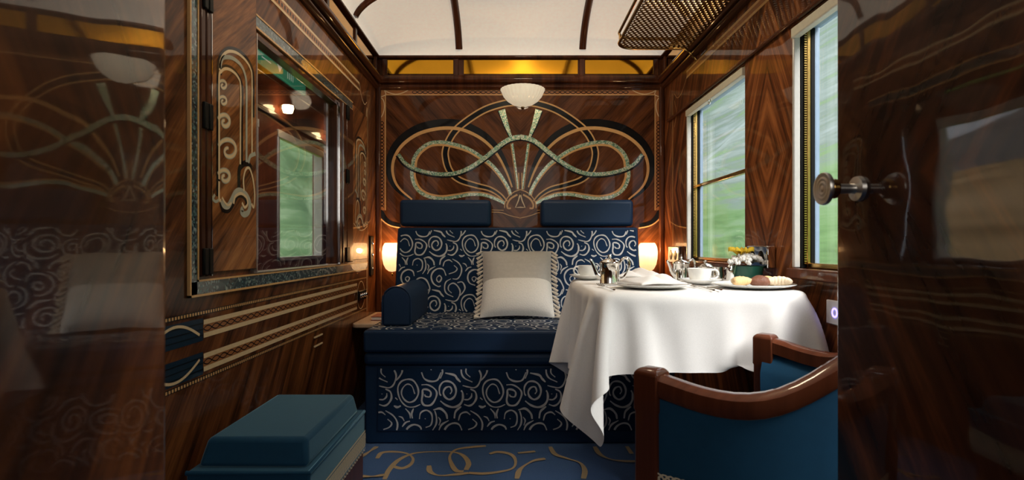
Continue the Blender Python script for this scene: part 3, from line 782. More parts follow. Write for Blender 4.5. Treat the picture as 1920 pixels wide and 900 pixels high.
# ------------------------------------------------------------------ near door leaves
DX = 0.52
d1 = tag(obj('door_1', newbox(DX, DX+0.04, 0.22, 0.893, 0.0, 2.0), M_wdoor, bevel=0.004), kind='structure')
bm = bmesh.new()
ky, kz = 0.835, H-(354-VY)*0.835/F
def xl(prof, c, n=28):
    """lathe about the x axis"""
    b = bmesh.new(); lathe(b, prof, (0, 0, 0), n)
    bmesh.ops.transform(b, matrix=Matrix.Translation(c) @ Matrix.Rotation(-PI/2, 4, 'Y'), verts=b.verts)
    return b
kn = obj('door_knob', xl([(0.0, 0.056), (0.003, 0.056)]+sum([[(0.003+0.0032*i, 0.056-0.0010*(i % 2)), (0.0046+0.0032*i, 0.056-0.0010*((i+1) % 2))] for i in range(6)], [])+[(0.0235, 0.056), (0.0245, 0.053), (0.0240, 0.050), (0.015, 0.048), (0.013, 0.045), (0.013, 0.036), (0.0075, 0.033), (0.0075, 0.008), (0.018, 0.006), (0.019, 0.0)], (DX, ky, kz)), M_steel, d1, smooth=True)
obj('brass_collar', xl([(0.0142, 0.046), (0.0148, 0.044), (0.0148, 0.037), (0.0142, 0.035)], (DX, ky, kz)), M_brass, kn)

al = math.radians(13.8)
dl = empty('door_2', (-0.322, 0.532, 0)); tag(dl, kind='structure'); dl.rotation_euler = (0, 0, al+PI/2+PI)
bm = newbox(0.0, 0.36, -0.05, 0.0, 0.0, 2.0)
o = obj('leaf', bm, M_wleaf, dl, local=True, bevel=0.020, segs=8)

# ------------------------------------------------------------------ sofa
TILE = [  # one repeat of the woven scroll, drawn on a 608 x 555 grid: (width, points)
 (11, [(755,205),(735,150),(700,135),(668,165),(660,205),(680,245),(715,265),(755,250),(780,205),(775,155),(745,110),(705,100),(660,115),(635,155),(638,210),(660,260),(700,295),(750,298),(795,280)]),
 (13, [(195,140),(240,140),(285,165),(305,200),(290,250),(260,285),(215,285),(197,255),(203,210),(205,175),(240,175),(262,195),(255,225),(225,222),(218,208)]),
 (13, [(400,205),(412,185),(400,155),(370,160),(352,190),(362,225),(395,245),(430,225),(443,180),(425,135),(390,115),(350,120),(325,155),(325,200),(335,218)]),
 (15, [(330,255),(370,285),(420,300),(465,285),(490,245),(490,200),(480,180)]),
 (9, [(516,205),(524,205)]), (11, [(500,245),(530,245),(552,225),(555,200)]), (13, [(545,170),(580,190),(588,235),(565,275),(535,290),(500,280)]),
 (15, [(605,290),(630,300),(655,290)]), (10, [(615,232),(632,247)]),
 (12, [(195,50),(215,95),(260,115),(310,105),(335,50)]), (10, [(260,30),(268,33)]), (12, [(200,555),(225,515),(265,500),(310,520),(340,575),(345,610),(330,650)]),
 (15, [(365,610),(430,625),(450,650),(475,675)]),
 (11, [(545,640),(515,610),(520,570),(560,550),(600,580),(622,630),(605,690),(575,715),(530,710),(490,700)]),
 (11, [(535,510),(490,540),(480,600),(500,645),(560,675)]), (12, [(595,545),(640,540),(665,590),(650,630),(620,665)]),
 (10, [(80,310),(110,345),(115,380)]), (12, [(138,310),(125,345),(130,380)]),
 (11, [(180,385),(190,340),(230,322),(265,345),(272,390),(260,430),(225,445)]), (9, [(218,382),(226,384)]),
 (15, [(280,320),(330,310),(370,345),(380,385)]), (11, [(290,325),(302,370),(300,420),(275,465)]), (9, [(315,370),(330,395),(320,430)]), (12, [(320,465),(340,425),(390,395)]),
 (14, [(430,380),(440,330),(480,295)]), (11, [(460,395),(475,350),(515,335),(545,355)]), (11, [(545,325),(600,360),(630,410),(625,465),(595,510),(550,510)]), (10, [(560,385),(590,415),(570,445),(515,465)]),
 (9, [(640,365),(665,375),(680,400)]), (11, [(665,440),(690,410),(720,400)]),
 (13, [(200,485),(185,440),(140,425),(95,450),(80,500),(100,550),(150,570)]), (10, [(120,500),(140,490),(158,505),(140,535),(122,515),(120,500)]),
 (13, [(490,480),(465,425),(420,415),(375,440),(355,490),(375,550),(420,580),(445,575)]), (12, [(405,500),(430,480),(450,505),(430,540),(408,525),(405,500)]),
]
SC = 0.373/608.0
def scroll(bm, mp, u_ref, v_ref, ur, vr, off, mi=1, vs=1.0):
    """fill the rectangle ur x vr with the scroll; grid point (105,185) falls on (u_ref, v_ref), v pointing up"""
    rng = random.Random(3)
    cache = []
    for wdt, pts in TILE:
        q = catmull(pts, 4)
        cache.append((wdt, q, rng.random()*6))
    inside = lambda u, v: ur[0] < u < ur[1] and vr[0] < v < vr[1]
    i0 = int((ur[0]-u_ref)/0.373)-2; i1 = int((ur[1]-u_ref)/0.373)+2
    ph = 555*SC*vs
    j0 = int((v_ref-vr[1])/ph)-2; j1 = int((v_ref-vr[0])/ph)+2
    for i in range(i0, i1+1):
        for j in range(j0, j1+1):
            for wdt, q, s in cache:
                P = [(u_ref+(x-105+608*i)*SC, v_ref-(y-185+555*j)*SC*vs) for x, y in q]
                if not any(inside(*p) for p in P): continue
                n = len(P)
                strip(bm, P, lambda t: 0.88*wdt*SC*(0.72+0.5*math.sin(PI*min(1, max(0, t)))+0.16*math.sin(t*n*0.9+s)), mp, off, mi, inside=inside)
SX0, SX1 = -0.646, 0.730
so = empty('sofa', (0.04, 2.80, 0), 'navy two-seat bench sofa woven with silver scrolls against the back wall', 'sofa')
# base
obj('base', newbox(SX0+0.004, SX1-0.004, 2.468, 3.36, 0.0, 0.345), M_navy, so, bevel=0.008)
obj('base_roll', newbox(SX0, SX1, 2.455, 3.30, 0.346, 0.402), M_navy, so, bevel=0.02, segs=4)
bm = bmesh.new(); box(bm, -0.584, 0.69, 2.462, 2.468, 0.058, 0.336)
scroll(bm, lambda u, v, o: (u, 2.462-o, v), -0.446, 0.234, (-0.582, 0.688), (0.06, 0.334), 0.0012)
obj('front_panel', bm, [M_navyfab, M_swirl], so)
# seat
sc_o = obj('seat_cushion', newbox(SX0, SX1, 2.448, 3.16, 0.404, 0.502), M_navy, so, bevel=0.014, segs=3)
bm = bmesh.new(); box(bm, SX0+0.012, SX1-0.012, 2.460, 3.14, 0.500, 0.5030)
scroll(bm, lambda u, v, o: (u, v, 0.503+o), -0.41, 2.75, (SX0+0.014, SX1-0.014), (2.465, 3.13), 0.0012)
obj('seat_cover', bm, [M_navyfab, M_swirl], sc_o)
# backrest, leaning
P0 = Vector((0, 3.095, 0.500)); dv = Vector((0, 0.105, 0.482)); BL = dv.length; dv.normalize(); nv = Vector((0, -dv.z, dv.y))
def mp_sb(u, v, o): p = P0+dv*v+nv*o; return (u, p.y, p.z)
def slab(bm, u0, u1, v0, v1, o0, o1):
    vs = [bm.verts.new(mp_sb(u, v, o)) for (u, v, o) in ((u0,v0,o0),(u1,v0,o0),(u1,v1,o0),(u0,v1,o0),(u0,v0,o1),(u1,v0,o1),(u1,v1,o1),(u0,v1,o1))]
    for f in ((0,3,2,1),(4,5,6,7),(0,1,5,4),(1,2,6,5),(2,3,7,6),(3,0,4,7)): bm.faces.new([vs[i] for i in f])
bm = bmesh.new(); slab(bm, SX0, SX1, 0.0, BL, -0.13, 0.0)
br = obj('backrest', bm, M_navy, so, bevel=0.016, segs=3)
bm = bmesh.new(); slab(bm, SX0+0.014, SX1-0.014, 0.0, BL-0.014, -0.002, 0.0008)
scroll(bm, lambda u, v, o: mp_sb(u, v, o), -0.597, 0.392, (SX0+0.016, SX1-0.016), (0.004, BL-0.018), 0.0020)
obj('backrest_cover', bm, [M_navyfab, M_swirl], br)
for (x0, x1) in ((-0.634, -0.112), (0.175, 0.703)):
    bm = bmesh.new(); box(bm, x0, x1, 3.190, 3.335, 0.986, 1.137)
    obj('headrest', bm, M_navy, so, bevel=0.022, segs=4)
# armrest bolster: arched section
bm = bmesh.new()
sec = [(-0.066, 0), (-0.066, 0.115)]+[(0.066*math.cos(PI-PI*i/10), 0.115+0.066*math.sin(PI*i/10)) for i in range(1, 10)]+[(0.066, 0.115), (0.066, 0)]
rows = []
for y in (2.575, 2.72, 2.9, 3.13):
    rows.append([bm.verts.new((-0.524+a*(1.0), y, 0.5045+b)) for a, b in sec])
for a, b in zip(rows, rows[1:]):
    for i in range(len(sec)):
        j = (i+1) % len(sec); bm.faces.new((a[i], a[j], b[j], b[i]))
bm.faces.new(rows[0]); bm.faces.new(rows[-1][::-1])
ar = obj('armrest', bm, M_navy, so, bevel=0.010, segs=3, angle=50)
bm = bmesh.new(); tube(bm, [(-0.524+a*1.0, 2.575, 0.5045+b+ (0.003 if b == 0 else 0)) for a, b in sec], 0.003, 6)
obj('piping', bm, M_navy, ar, smooth=True)

# ------------------------------------------------------------------ throw pillow
pc = Vector((0.035, 2.924, 0.679)); lean = math.radians(37)
pw, phh = 0.188, 0.208
pu = Vector((0, math.sin(lean), math.cos(lean))); pn = Vector((0, -math.cos(lean), math.sin(lean)))
pil = empty('throw_pillow', (0.035, 2.83, 0.506), 'square pillow, grey silk above and ivory weave below, with tasselled sides, on the sofa', 'pillow')
def pil_pt(u, v, o):
    p = pc+Vector((1, 0, 0))*(u*pw)+pu*(v*phh)+pn*o; return (p.x, p.y, p.z)
def puff(u, v): return 0.068*max(0, (1-u**4))**0.6*max(0, (1-v**4))**0.6
def edge(u, v):   # drawn-in edges between the corners
    return u*(1-0.05*(1-v*v)*abs(u)), v*(1-0.06*(1-u*u)*abs(v))
def half(v0, v1, sgn, bm):
    grid_surface(bm, 28, 16, lambda a, b: pil_pt(*edge(-1+2*a, v0+(v1-v0)*b), sgn*puff(-1+2*a, v0+(v1-v0)*b)*(0.7 if sgn < 0 else 1)))
bm = bmesh.new(); half(-0.06, 1, 1, bm); half(-0.06, 1, -1, bm); bmesh.ops.remove_doubles(bm, verts=bm.verts, dist=1e-5)
obj('grey_silk_half', bm, M_pgrey, pil, smooth=True)
bm = bmesh.new(); half(-1, -0.06, 1, bm); half(-1, -0.06, -1, bm); bmesh.ops.remove_doubles(bm, verts=bm.verts, dist=1e-5)
obj('ivory_woven_half', bm, M_pwhite, pil, smooth=True)
rt = random.Random(5)
bm = bmesh.new()
for s in (-1, 1):
    for k in range(17):
        v = -0.98+k*0.1225
        uu, vv = edge(s, v)
        a = Vector(pil_pt(uu, vv, 0.0))
        d = Vector((s*0.030, -0.010, -0.018-0.008*rt.random()))
        if (a+d).z < 0.516: d.z = 0.516-a.z
        pts = [a, a+d*0.4, a+d]
        tube(bm, pts, lambda t: 0.004+0.0055*t, 7)
        sphere(bm, a+d*0.3, 0.006, 0.006, 0.006, 8, 6)
obj('tassel_fringe', bm, M_tassel, pil, smooth=True)['kind'] = 'stuff'

# ------------------------------------------------------------------ side shelf and book
bm = bmesh.new()
pts = [(XL+0.002, 3.385), (XL+0.002, 2.90)]+[(XL+0.032-0.03*math.cos(PI/2*i/5), 2.90-0.03*math.sin(PI/2*i/5)) for i in range(1, 6)]+[(SX0-0.006, 2.87), (SX0-0.006, 3.385)]
lo = [bm.verts.new((x, y, 0.450)) for x, y in pts]; hi = [bm.verts.new((x, y, 0.474)) for x, y in pts]
bm.faces.new(lo[::-1]); bm.faces.new(hi)
for i in range(len(pts)):
    j = (i+1) % len(pts); bm.faces.new((lo[i], lo[j], hi[j], hi[i]))
tag(obj('side_shelf', bm, M_shelf, bevel=0.006), 'pale wooden shelf fixed between the left wall and the sofa', 'shelf')
bk_ = empty('book', (-0.70, 3.1, 0.474), 'thin red book lying on the pale side shelf', 'book')
obj('cover', newbox(-0.745, -0.66, 2.99, 3.14, 0.4746, 0.4775), M_red, bk_)
obj('pages', newbox(-0.742, -0.663, 2.993, 3.137, 0.4776, 0.492), M_cloth, bk_)
obj('cover', newbox(-0.745, -0.66, 2.99, 3.14, 0.4921, 0.495), M_red, bk_)

# ------------------------------------------------------------------ wall lamps
lab = ['glowing egg-shaped glass wall lamp left of the sofa', 'glowing egg-shaped glass wall lamp right of the sofa, above the table']
for i, xx in enumerate((-0.712, 0.826)):
    lp = empty('wall_lamp', (xx, YW, 0.80), lab[i], 'lamp', 'egg-shaped wall lamps')
    prof = [(0.002, -0.088), (0.020, -0.084), (0.038, -0.070), (0.051, -0.045), (0.058, -0.010), (0.060, 0.030), (0.056, 0.062), (0.046, 0.082), (0.040, 0.086), (0.036, 0.084)]
    bm = bmesh.new(); lathe(bm, prof, (xx, YW-0.0225, 0.805), 48, flute=0.02, nfl=16)
    bmesh.ops.scale(bm, vec=(1, 0.72, 1), verts=bm.verts, space=Matrix.Translation((-xx, -(YW-0.0225), 0)))
    bmesh.ops.translate(bm, vec=(0, -0.026, 0), verts=bm.verts)
    obj('glass_shade', bm, M_shade, lp, smooth=True)
    obj('back_plate', newbox(xx-0.02, xx+0.02, YW-0.012, YW-0.0005, 0.77, 0.84), M_brass, lp, bevel=0.003)
    bm = bmesh.new(); sphere(bm, (xx, YW-0.045, 0.70), 0.006, 0.006, 0.010); obj('finial', bm, M_brass, lp, smooth=True)
    L = bpy.data.lights.new('lamp_light', 'POINT'); L.energy = 6.0; L.color = (1.0, 0.62, 0.31); L.shadow_soft_size = 0.015
    Lo = bpy.data.objects.new('lamp_light', L); COL.objects.link(Lo); Lo.parent = lp; Lo.location = (0, -0.045, 0.045)
bl = empty('bowl_lamp', ((980-VX)*YW/F, YW, 1.78), 'fluted white half-bowl lamp at the top of the back panel under the cornice', 'lamp')
xx = (980-VX)*YW/F
prof = [(0.004, -0.108), (0.020, -0.106), (0.055, -0.096), (0.09, -0.074), (0.115, -0.045), (0.130, -0.012), (0.136, 0.0), (0.132, 0.002), (0.124, -0.010)]
bm = bmesh.new(); lathe(bm, prof, (xx, YW-0.0006, 1.826), 72, a0=-PI, a1=0, flute=0.012, nfl=30)
obj('glass_bowl', bm, M_bowl, bl, smooth=True)
bm = bmesh.new(); sphere(bm, (xx, YW-0.010, 1.716), 0.011, 0.009, 0.008); obj('finial', bm, M_bronze, bl, smooth=True)

cl = empty('added_ceiling_lamp', (0.104, 2.10, 2.28), 'added unseen warm glass bowl lamp on the ceiling above the table', 'lamp')  # out-of-frame lamp added to brighten the dark interior
bm = bmesh.new(); lathe(bm, [(0.004, -0.075), (0.03, -0.073), (0.07, -0.058), (0.10, -0.032), (0.115, 0.0), (0.11, 0.004)], (0.104, 2.10, 2.262), 40)
obj('glass_bowl', bm, M_bowl, cl, smooth=True)
bm = bmesh.new(); lathe(bm, [(0, 0), (0.122, 0.0), (0.124, 0.008), (0.06, 0.020), (0, 0.020)], (0.104, 2.10, 2.263), 40)
obj('ceiling_plate', bm, M_brass, cl, smooth=True)
L = bpy.data.lights.new('lamp_light', 'POINT'); L.energy = 11; L.color = (1.0, 0.80, 0.56); L.shadow_soft_size = 0.08
Lo = bpy.data.objects.new('lamp_light', L); COL.objects.link(Lo); Lo.parent = cl; Lo.location = (0, 0, -0.17)

# ------------------------------------------------------------------ sockets on the right wall
def socket(name, yc, zc, dy, dz, dp, label, group):
    r = empty(name, (XR, yc, zc), label, 'socket', group)
    obj('plate', newbox(XR-dp, XR-0.0015, yc-dy, yc+dy, zc-dz, zc+dz), M_chrome, r, bevel=0.004)
    for k in (-0.42, 0.42):
        bm = bmesh.new(); lathe(bm, [(0, 0.0015), (0.9, 0.0012), (1.0, 0)], (0, 0, 0), 20)
        bmesh.ops.transform(bm, matrix=Matrix.Translation((XR-dp, yc+k*dy, zc-dz*0.05)) @ Matrix.Rotation(-PI/2, 4, 'Y') @ Matrix.Diagonal((dz*0.62, dy*0.30, 1, 1)), verts=bm.verts)
        obj('socket_hole', bm, M_dark, r, smooth=True)
socket('wall_socket', 2.055, 0.832, 0.085, 0.040, 0.032, 'chrome double socket plate on the wood pier between the two windows', 'chrome sockets on the window wall')
socket('wall_socket', 3.13, 0.825, 0.100, 0.046, 0.026, 'chrome double socket plate in lamp glow between the corner and the far window', 'chrome sockets on the window wall')
us = empty('usb_outlet', (XR, 1.60, 0.68), 'white outlet plate with a violet light on the right wall below the sill', 'socket')
obj('plate', newbox(XR-0.008, XR-0.0005, 1.545, 1.645, 0.645, 0.715), M_white, us, bevel=0.003)
bm = bmesh.new(); lathe(bm, [(0.014, 0), (0.014, 0.002), (0.010, 0.002), (0.010, 0)], (0, 0, 0), 20)
bmesh.ops.transform(bm, matrix=Matrix.Translation((XR-0.008, 1.60, 0.68)) @ Matrix.Rotation(-PI/2, 4, 'Y'), verts=bm.verts)
obj('light_ring', bm, M_led, us)

# ------------------------------------------------------------------ luggage rack
RX0, RX1, RY0, RY1, RZ = 0.535, XR-0.004, 1.55, 2.835, 1.872
ra = empty('luggage_rack', (XR, 2.2, RZ), 'bronze perforated luggage rack high on the right wall under the ceiling', 'rack')
bm = bmesh.new()
pit = 0.0235; rr = 0.0078; cr_ = 0.09
def in_rack(x, y):
    if not (RX0+0.006 < x < RX1-0.01 and RY0 < y < RY1-0.006): return False
    if x < RX0+cr_ and y > RY1-cr_:
        return math.hypot(x-(RX0+cr_), y-(RY1-cr_)) < cr_-0.004
    return True
j = 0; y = RY0
while y < RY1:
    x = RX0+(pit/2 if j % 2 else 0)
    while x < RX1:
        if in_rack(x, y):
            R = pit/math.sqrt(3)
            ou = [bm.verts.new((x+R*math.cos(PI/6+PI/3*k/2), y+R*math.sin(PI/6+PI/3*k/2)*1.0, RZ)) if k % 2 == 0 else bm.verts.new((x+R*math.cos(PI/6)*math.cos(PI/6+PI/6*k), y+R*math.cos(PI/6)*math.sin(PI/6+PI/6*k), RZ)) for k in range(12)]
            inn = [bm.verts.new((x+rr*math.cos(PI/6+PI/6*k), y+rr*math.sin(PI/6+PI/6*k), RZ)) for k in range(12)]
            for k in range(12):
                q = (k+1) % 12; bm.faces.new((ou[k], ou[q], inn[q], inn[k]))
        x += pit
    y += pit*math.sqrt(3)/2; j += 1
bmesh.ops.remove_doubles(bm, verts=bm.verts, dist=1e-4)
t = obj('mesh_tray', bm, M_bronze, ra)
sm = t.modifiers.new('thick', 'SOLIDIFY'); sm.thickness = 0.003
bm = bmesh.new()
edge_pts = [(RX0, RY0, RZ), (RX0, RY1-cr_, RZ)]+[(RX0+cr_-cr_*math.cos(PI/2*i/8), RY1-cr_+cr_*math.sin(PI/2*i/8), RZ) for i in range(1, 9)]+[(RX1, RY1, RZ)]
tube(bm, edge_pts, 0.008, 8); tube(bm, [(p[0], p[1], RZ+0.05) for p in edge_pts], 0.007, 8)
for p in (edge_pts[0], edge_pts[1], edge_pts[6], edge_pts[-1], (RX0, 2.2, RZ)):
    tube(bm, [(p[0], p[1], RZ), (p[0], p[1], RZ+0.05)], 0.004, 6)
obj('rail', bm, M_bronze, ra, smooth=True)
for yy in (2.80, 1.95):
    bm = bmesh.new(); tube(bm, catmull([(RX1, yy, RZ-0.07), (RX1-0.02, yy, RZ-0.05), (RX1-0.06, yy, RZ-0.015), (RX1-0.14, yy, RZ-0.008)]), 0.006, 8)
    obj('bracket', bm, M_brass, ra, smooth=True)

# ------------------------------------------------------------------ footstool
fs = empty('footstool', (-0.63, 1.61, 0), 'petrol blue velvet footstool with cream lace trim by the left wall', 'footstool')
bm = bmesh.new()
def frus(bm, b, t, z0, z1):
    lo = [bm.verts.new((x, y, z0)) for x, y in ((b[0], b[2]), (b[1], b[2]), (b[1], b[3]), (b[0], b[3]))]
    hi = [bm.verts.new((x, y, z1)) for x, y in ((t[0], t[2]), (t[1], t[2]), (t[1], t[3]), (t[0], t[3]))]
    bm.faces.new(lo[::-1]); bm.faces.new(hi)
    for i in range(4): bm.faces.new((lo[i], lo[(i+1) % 4], hi[(i+1) % 4], hi[i]))
frus(bm, (-0.770, -0.497, 1.375, 1.835), (-0.757, -0.508, 1.400, 1.815), 0.326, 0.392)
obj('cushion', bm, M_velvet, fs, bevel=0.012, segs=4)
obj('base', newbox(-0.782, -0.484, 1.350, 1.862, 0.196, 0.326), M_velvet, fs, bevel=0.006, segs=3)
obj('plinth', newbox(-0.778, -0.488, 1.354, 1.858, 0.085, 0.196), M_wchair, fs, bevel=0.005)
bm = bmesh.new(); tube(bm, [(-0.783, 1.352, 0.322), (-0.486, 1.352, 0.322), (-0.486, 1.858, 0.322), (-0.783, 1.858, 0.322)], 0.006, 8)
obj('piping', bm, M_velvet, fs, smooth=True)
bm = bmesh.new()
def lace(bm, mp, L, z0, z1, n):
    for zz in (z0+0.006, z1-0.004):
        strip(bm, [(0, zz), (L, zz)], 0.006, mp, 0.002)
    strip(bm, [(0, z1-0.012), (L, z1-0.012)], 0.004, mp, 0.002)
    mid, amp = (z0+z1)/2, (z1-z0)/2-0.010
    for q_, ph in enumerate((0, PI/2, PI, 1.5*PI)):
        strip(bm, [(L*i/(n*10), mid+amp*math.sin(ph+2*PI*i/10)) for i in range(n*10+1)], 0.0034, mp, 0.0024+0.0004*q_)
    for i in range(n):
        strip(bm, arc(L*(i+0.5)/n, z0, L/n*0.42, 180, 360), 0.004, mp, 0.002)
lace(bm, lambda u, v, o: (-0.484+o, 1.352+u, v), 0.508, 0.205, 0.262, 24)
lace(bm, lambda u, v, o: (-0.782+u, 1.350-o, v), 0.298, 0.205, 0.262, 14)
obj('lace_trim', bm, M_laceM, fs)
for x in (-0.76, -0.51):
    for y in (1.38, 1.83):
        obj('foot', newbox(x-0.018, x+0.018, y-0.018, y+0.018, 0.0, 0.085), M_wchair, fs, bevel=0.004)

# ------------------------------------------------------------------ armchair (tub shape, back to the right)
AM = Vector((0.503, 1.358, 0)); au = Vector((0.70, 0.714, 0)).normalized(); av = Vector((0.714, -0.70, 0)).normalized()
ac = empty('armchair', AM, 'mahogany tub armchair in petrol blue velvet, half hidden behind the open door', 'armchair')
def tub(phi, k=1.0, dk=1.0):
    return AM-au*(0.309*k*math.cos(phi))+av*(0.415*dk*math.sin(phi)**1.0)
def railz(phi):
    d = math.degrees(phi); d = min(d, 180-d)
    xs = [0, 8, 20, 28, 36, 50, 70, 90]; zs = [0.618, 0.604, 0.590, 0.593, 0.612, 0.678, 0.745, 0.765]
    return float(np.interp(d, xs, zs))
NP = 48
phis = [PI*i/NP for i in range(NP+1)]
def sweep(prof_fn, name, m, parent, bevel=0, closed=True, phs=phis):
    bm = bmesh.new(); rows = []
    for ph in phs:
        nrm = (-au*(math.cos(ph)/0.309)+av*(math.sin(ph)/0.415)).normalized()
        c = tub(ph)
        rows.append([bm.verts.new((c.x+nrm.x*o, c.y+nrm.y*o, z)) for o, z in prof_fn(ph)])
    n = len(rows[0])
    for a, b in zip(rows, rows[1:]):
        for i in range(n if closed else n-1):
            j = (i+1) % n; bm.faces.new((a[i], a[j], b[j], b[i]))
    if closed: bm.faces.new(rows[0][::-1]); bm.faces.new(rows[-1])
    return obj(name, bm, m, parent, smooth=True, bevel=bevel)
def smoothz(ph):
    return sum(railz(min(PI, max(0, ph+d))) for d in (-0.12, -0.06, 0, 0.06, 0.12))/5
sweep(lambda ph: [(0.020, smoothz(ph)-0.040), (0.026, smoothz(ph)-0.030), (0.024, smoothz(ph)-0.006), (0.012, smoothz(ph)+0.003), (-0.010, smoothz(ph)+0.003), (-0.024, smoothz(ph)-0.006), (-0.024, smoothz(ph)-0.036)], 'top_rail', M_wchair, ac)
sweep(lambda ph: [(0.014, 0.40), (0.016, smoothz(ph)-0.042), (-0.004, smoothz(ph)-0.042), (-0.004, 0.40)], 'outer_upholstery', M_velvet, ac)
sweep(lambda ph: [(-0.006, 0.40), (-0.006, smoothz(ph)-0.040), (-0.022, smoothz(ph)-0.055), (-0.040, 0.52), (-0.036, 0.40)], 'inner_upholstery', M_velvet, ac)
sweep(lambda ph: [(0.016, 0.335), (0.016, 0.399), (-0.030, 0.399), (-0.030, 0.335)], 'seat_rail', M_wchair, ac)
bm = bmesh.new()
arcl = 0.9
def mp_lace(u, v, o):
    ph = PI*(u/arcl); nrm = (-au*(math.cos(ph)/0.309)+av*(math.sin(ph)/0.415)).normalized(); c = tub(ph)
    return (c.x+nrm.x*(0.0165+o), c.y+nrm.y*(0.0165+o), v)
lace(bm, mp_lace, arcl, 0.392, 0.432, 26)
obj('lace_trim', bm, M_laceM, ac)
bm = bmesh.new()
ring = [tub(ph, 0.88, 0.86) for ph in phis]
lo = [bm.verts.new((p.x, p.y, 0.36)) for p in ring]; hi = [bm.verts.new((p.x, p.y, 0.45)) for p in ring]
bm.faces.new(lo[::-1]); bm.faces.new(hi)
for i in range(len(ring)):
    j = (i+1) % len(ring); bm.faces.new((lo[i], lo[j], hi[j], hi[i]))
obj('seat', bm, M_velvet, ac, bevel=0.02, segs=4)
ang = math.atan2(au.y, au.x)
def post(ph, z1, name, w=0.027):
    c = tub(ph); bm = bmesh.new()
    def sq(s): return [(-s, -s), (s, -s), (s, s), (-s, s)]
    prev = None
    for z, s in ((0.0, w*0.62), (0.33, w*0.92), (z1-0.085, w*0.92), (z1-0.080, w), (z1-0.006, w), (z1+0.002, w*0.7)):
        row = []
        for x, y in sq(s):
            row.append(bm.verts.new((c.x+x*math.cos(ang)-y*math.sin(ang), c.y+x*math.sin(ang)+y*math.cos(ang), z)))
        if prev:
            for i in range(4): bm.faces.new((prev[i], prev[(i+1) % 4], row[(i+1) % 4], row[i]))
        else: bm.faces.new(row[::-1])
        prev = row
    bm.faces.new(prev)
    return obj(name, bm, M_wchair, ac, bevel=0.004)
post(0.0, 0.622, 'leg'); post(PI, 0.622, 'leg'); post(math.radians(62), 0.33, 'leg'); post(math.radians(118), 0.33, 'leg')

# ------------------------------------------------------------------ table and cloth
TX0, TX1, TY0, TY1, TZ = 0.250, 0.900, 1.660, 2.360, 0.731
tb = empty('dining_table', (0.6, 2.0, 0), 'dining table fixed to the window wall, hidden under the white cloth', 'table')
bm = bmesh.new()
def corner(cx, cy, a0): return [(cx+0.06*math.cos(math.radians(a0+9*i)), cy+0.06*math.sin(math.radians(a0+9*i))) for i in range(11)]
pts = corner(TX0+0.076, TY0+0.076, 180)+corner(TX1-0.076, TY0+0.076, 270)+corner(TX1-0.076, TY1-0.076, 0)+corner(TX0+0.076, TY1-0.076, 90)
lo = [bm.verts.new((x, y, TZ-0.03)) for x, y in pts]; hi = [bm.verts.new((x, y, TZ)) for x, y in pts]
bm.faces.new(lo[::-1]); bm.faces.new(hi)
for i in range(len(pts)):
    j = (i+1) % len(pts); bm.faces.new((lo[i], lo[j], hi[j], hi[i]))
obj('tabletop', bm, M_wchair, tb)
obj('leg', newbox(0.46, 0.52, 1.98, 2.04, 0.0, TZ-0.03), M_wdark, tb, bevel=0.006)

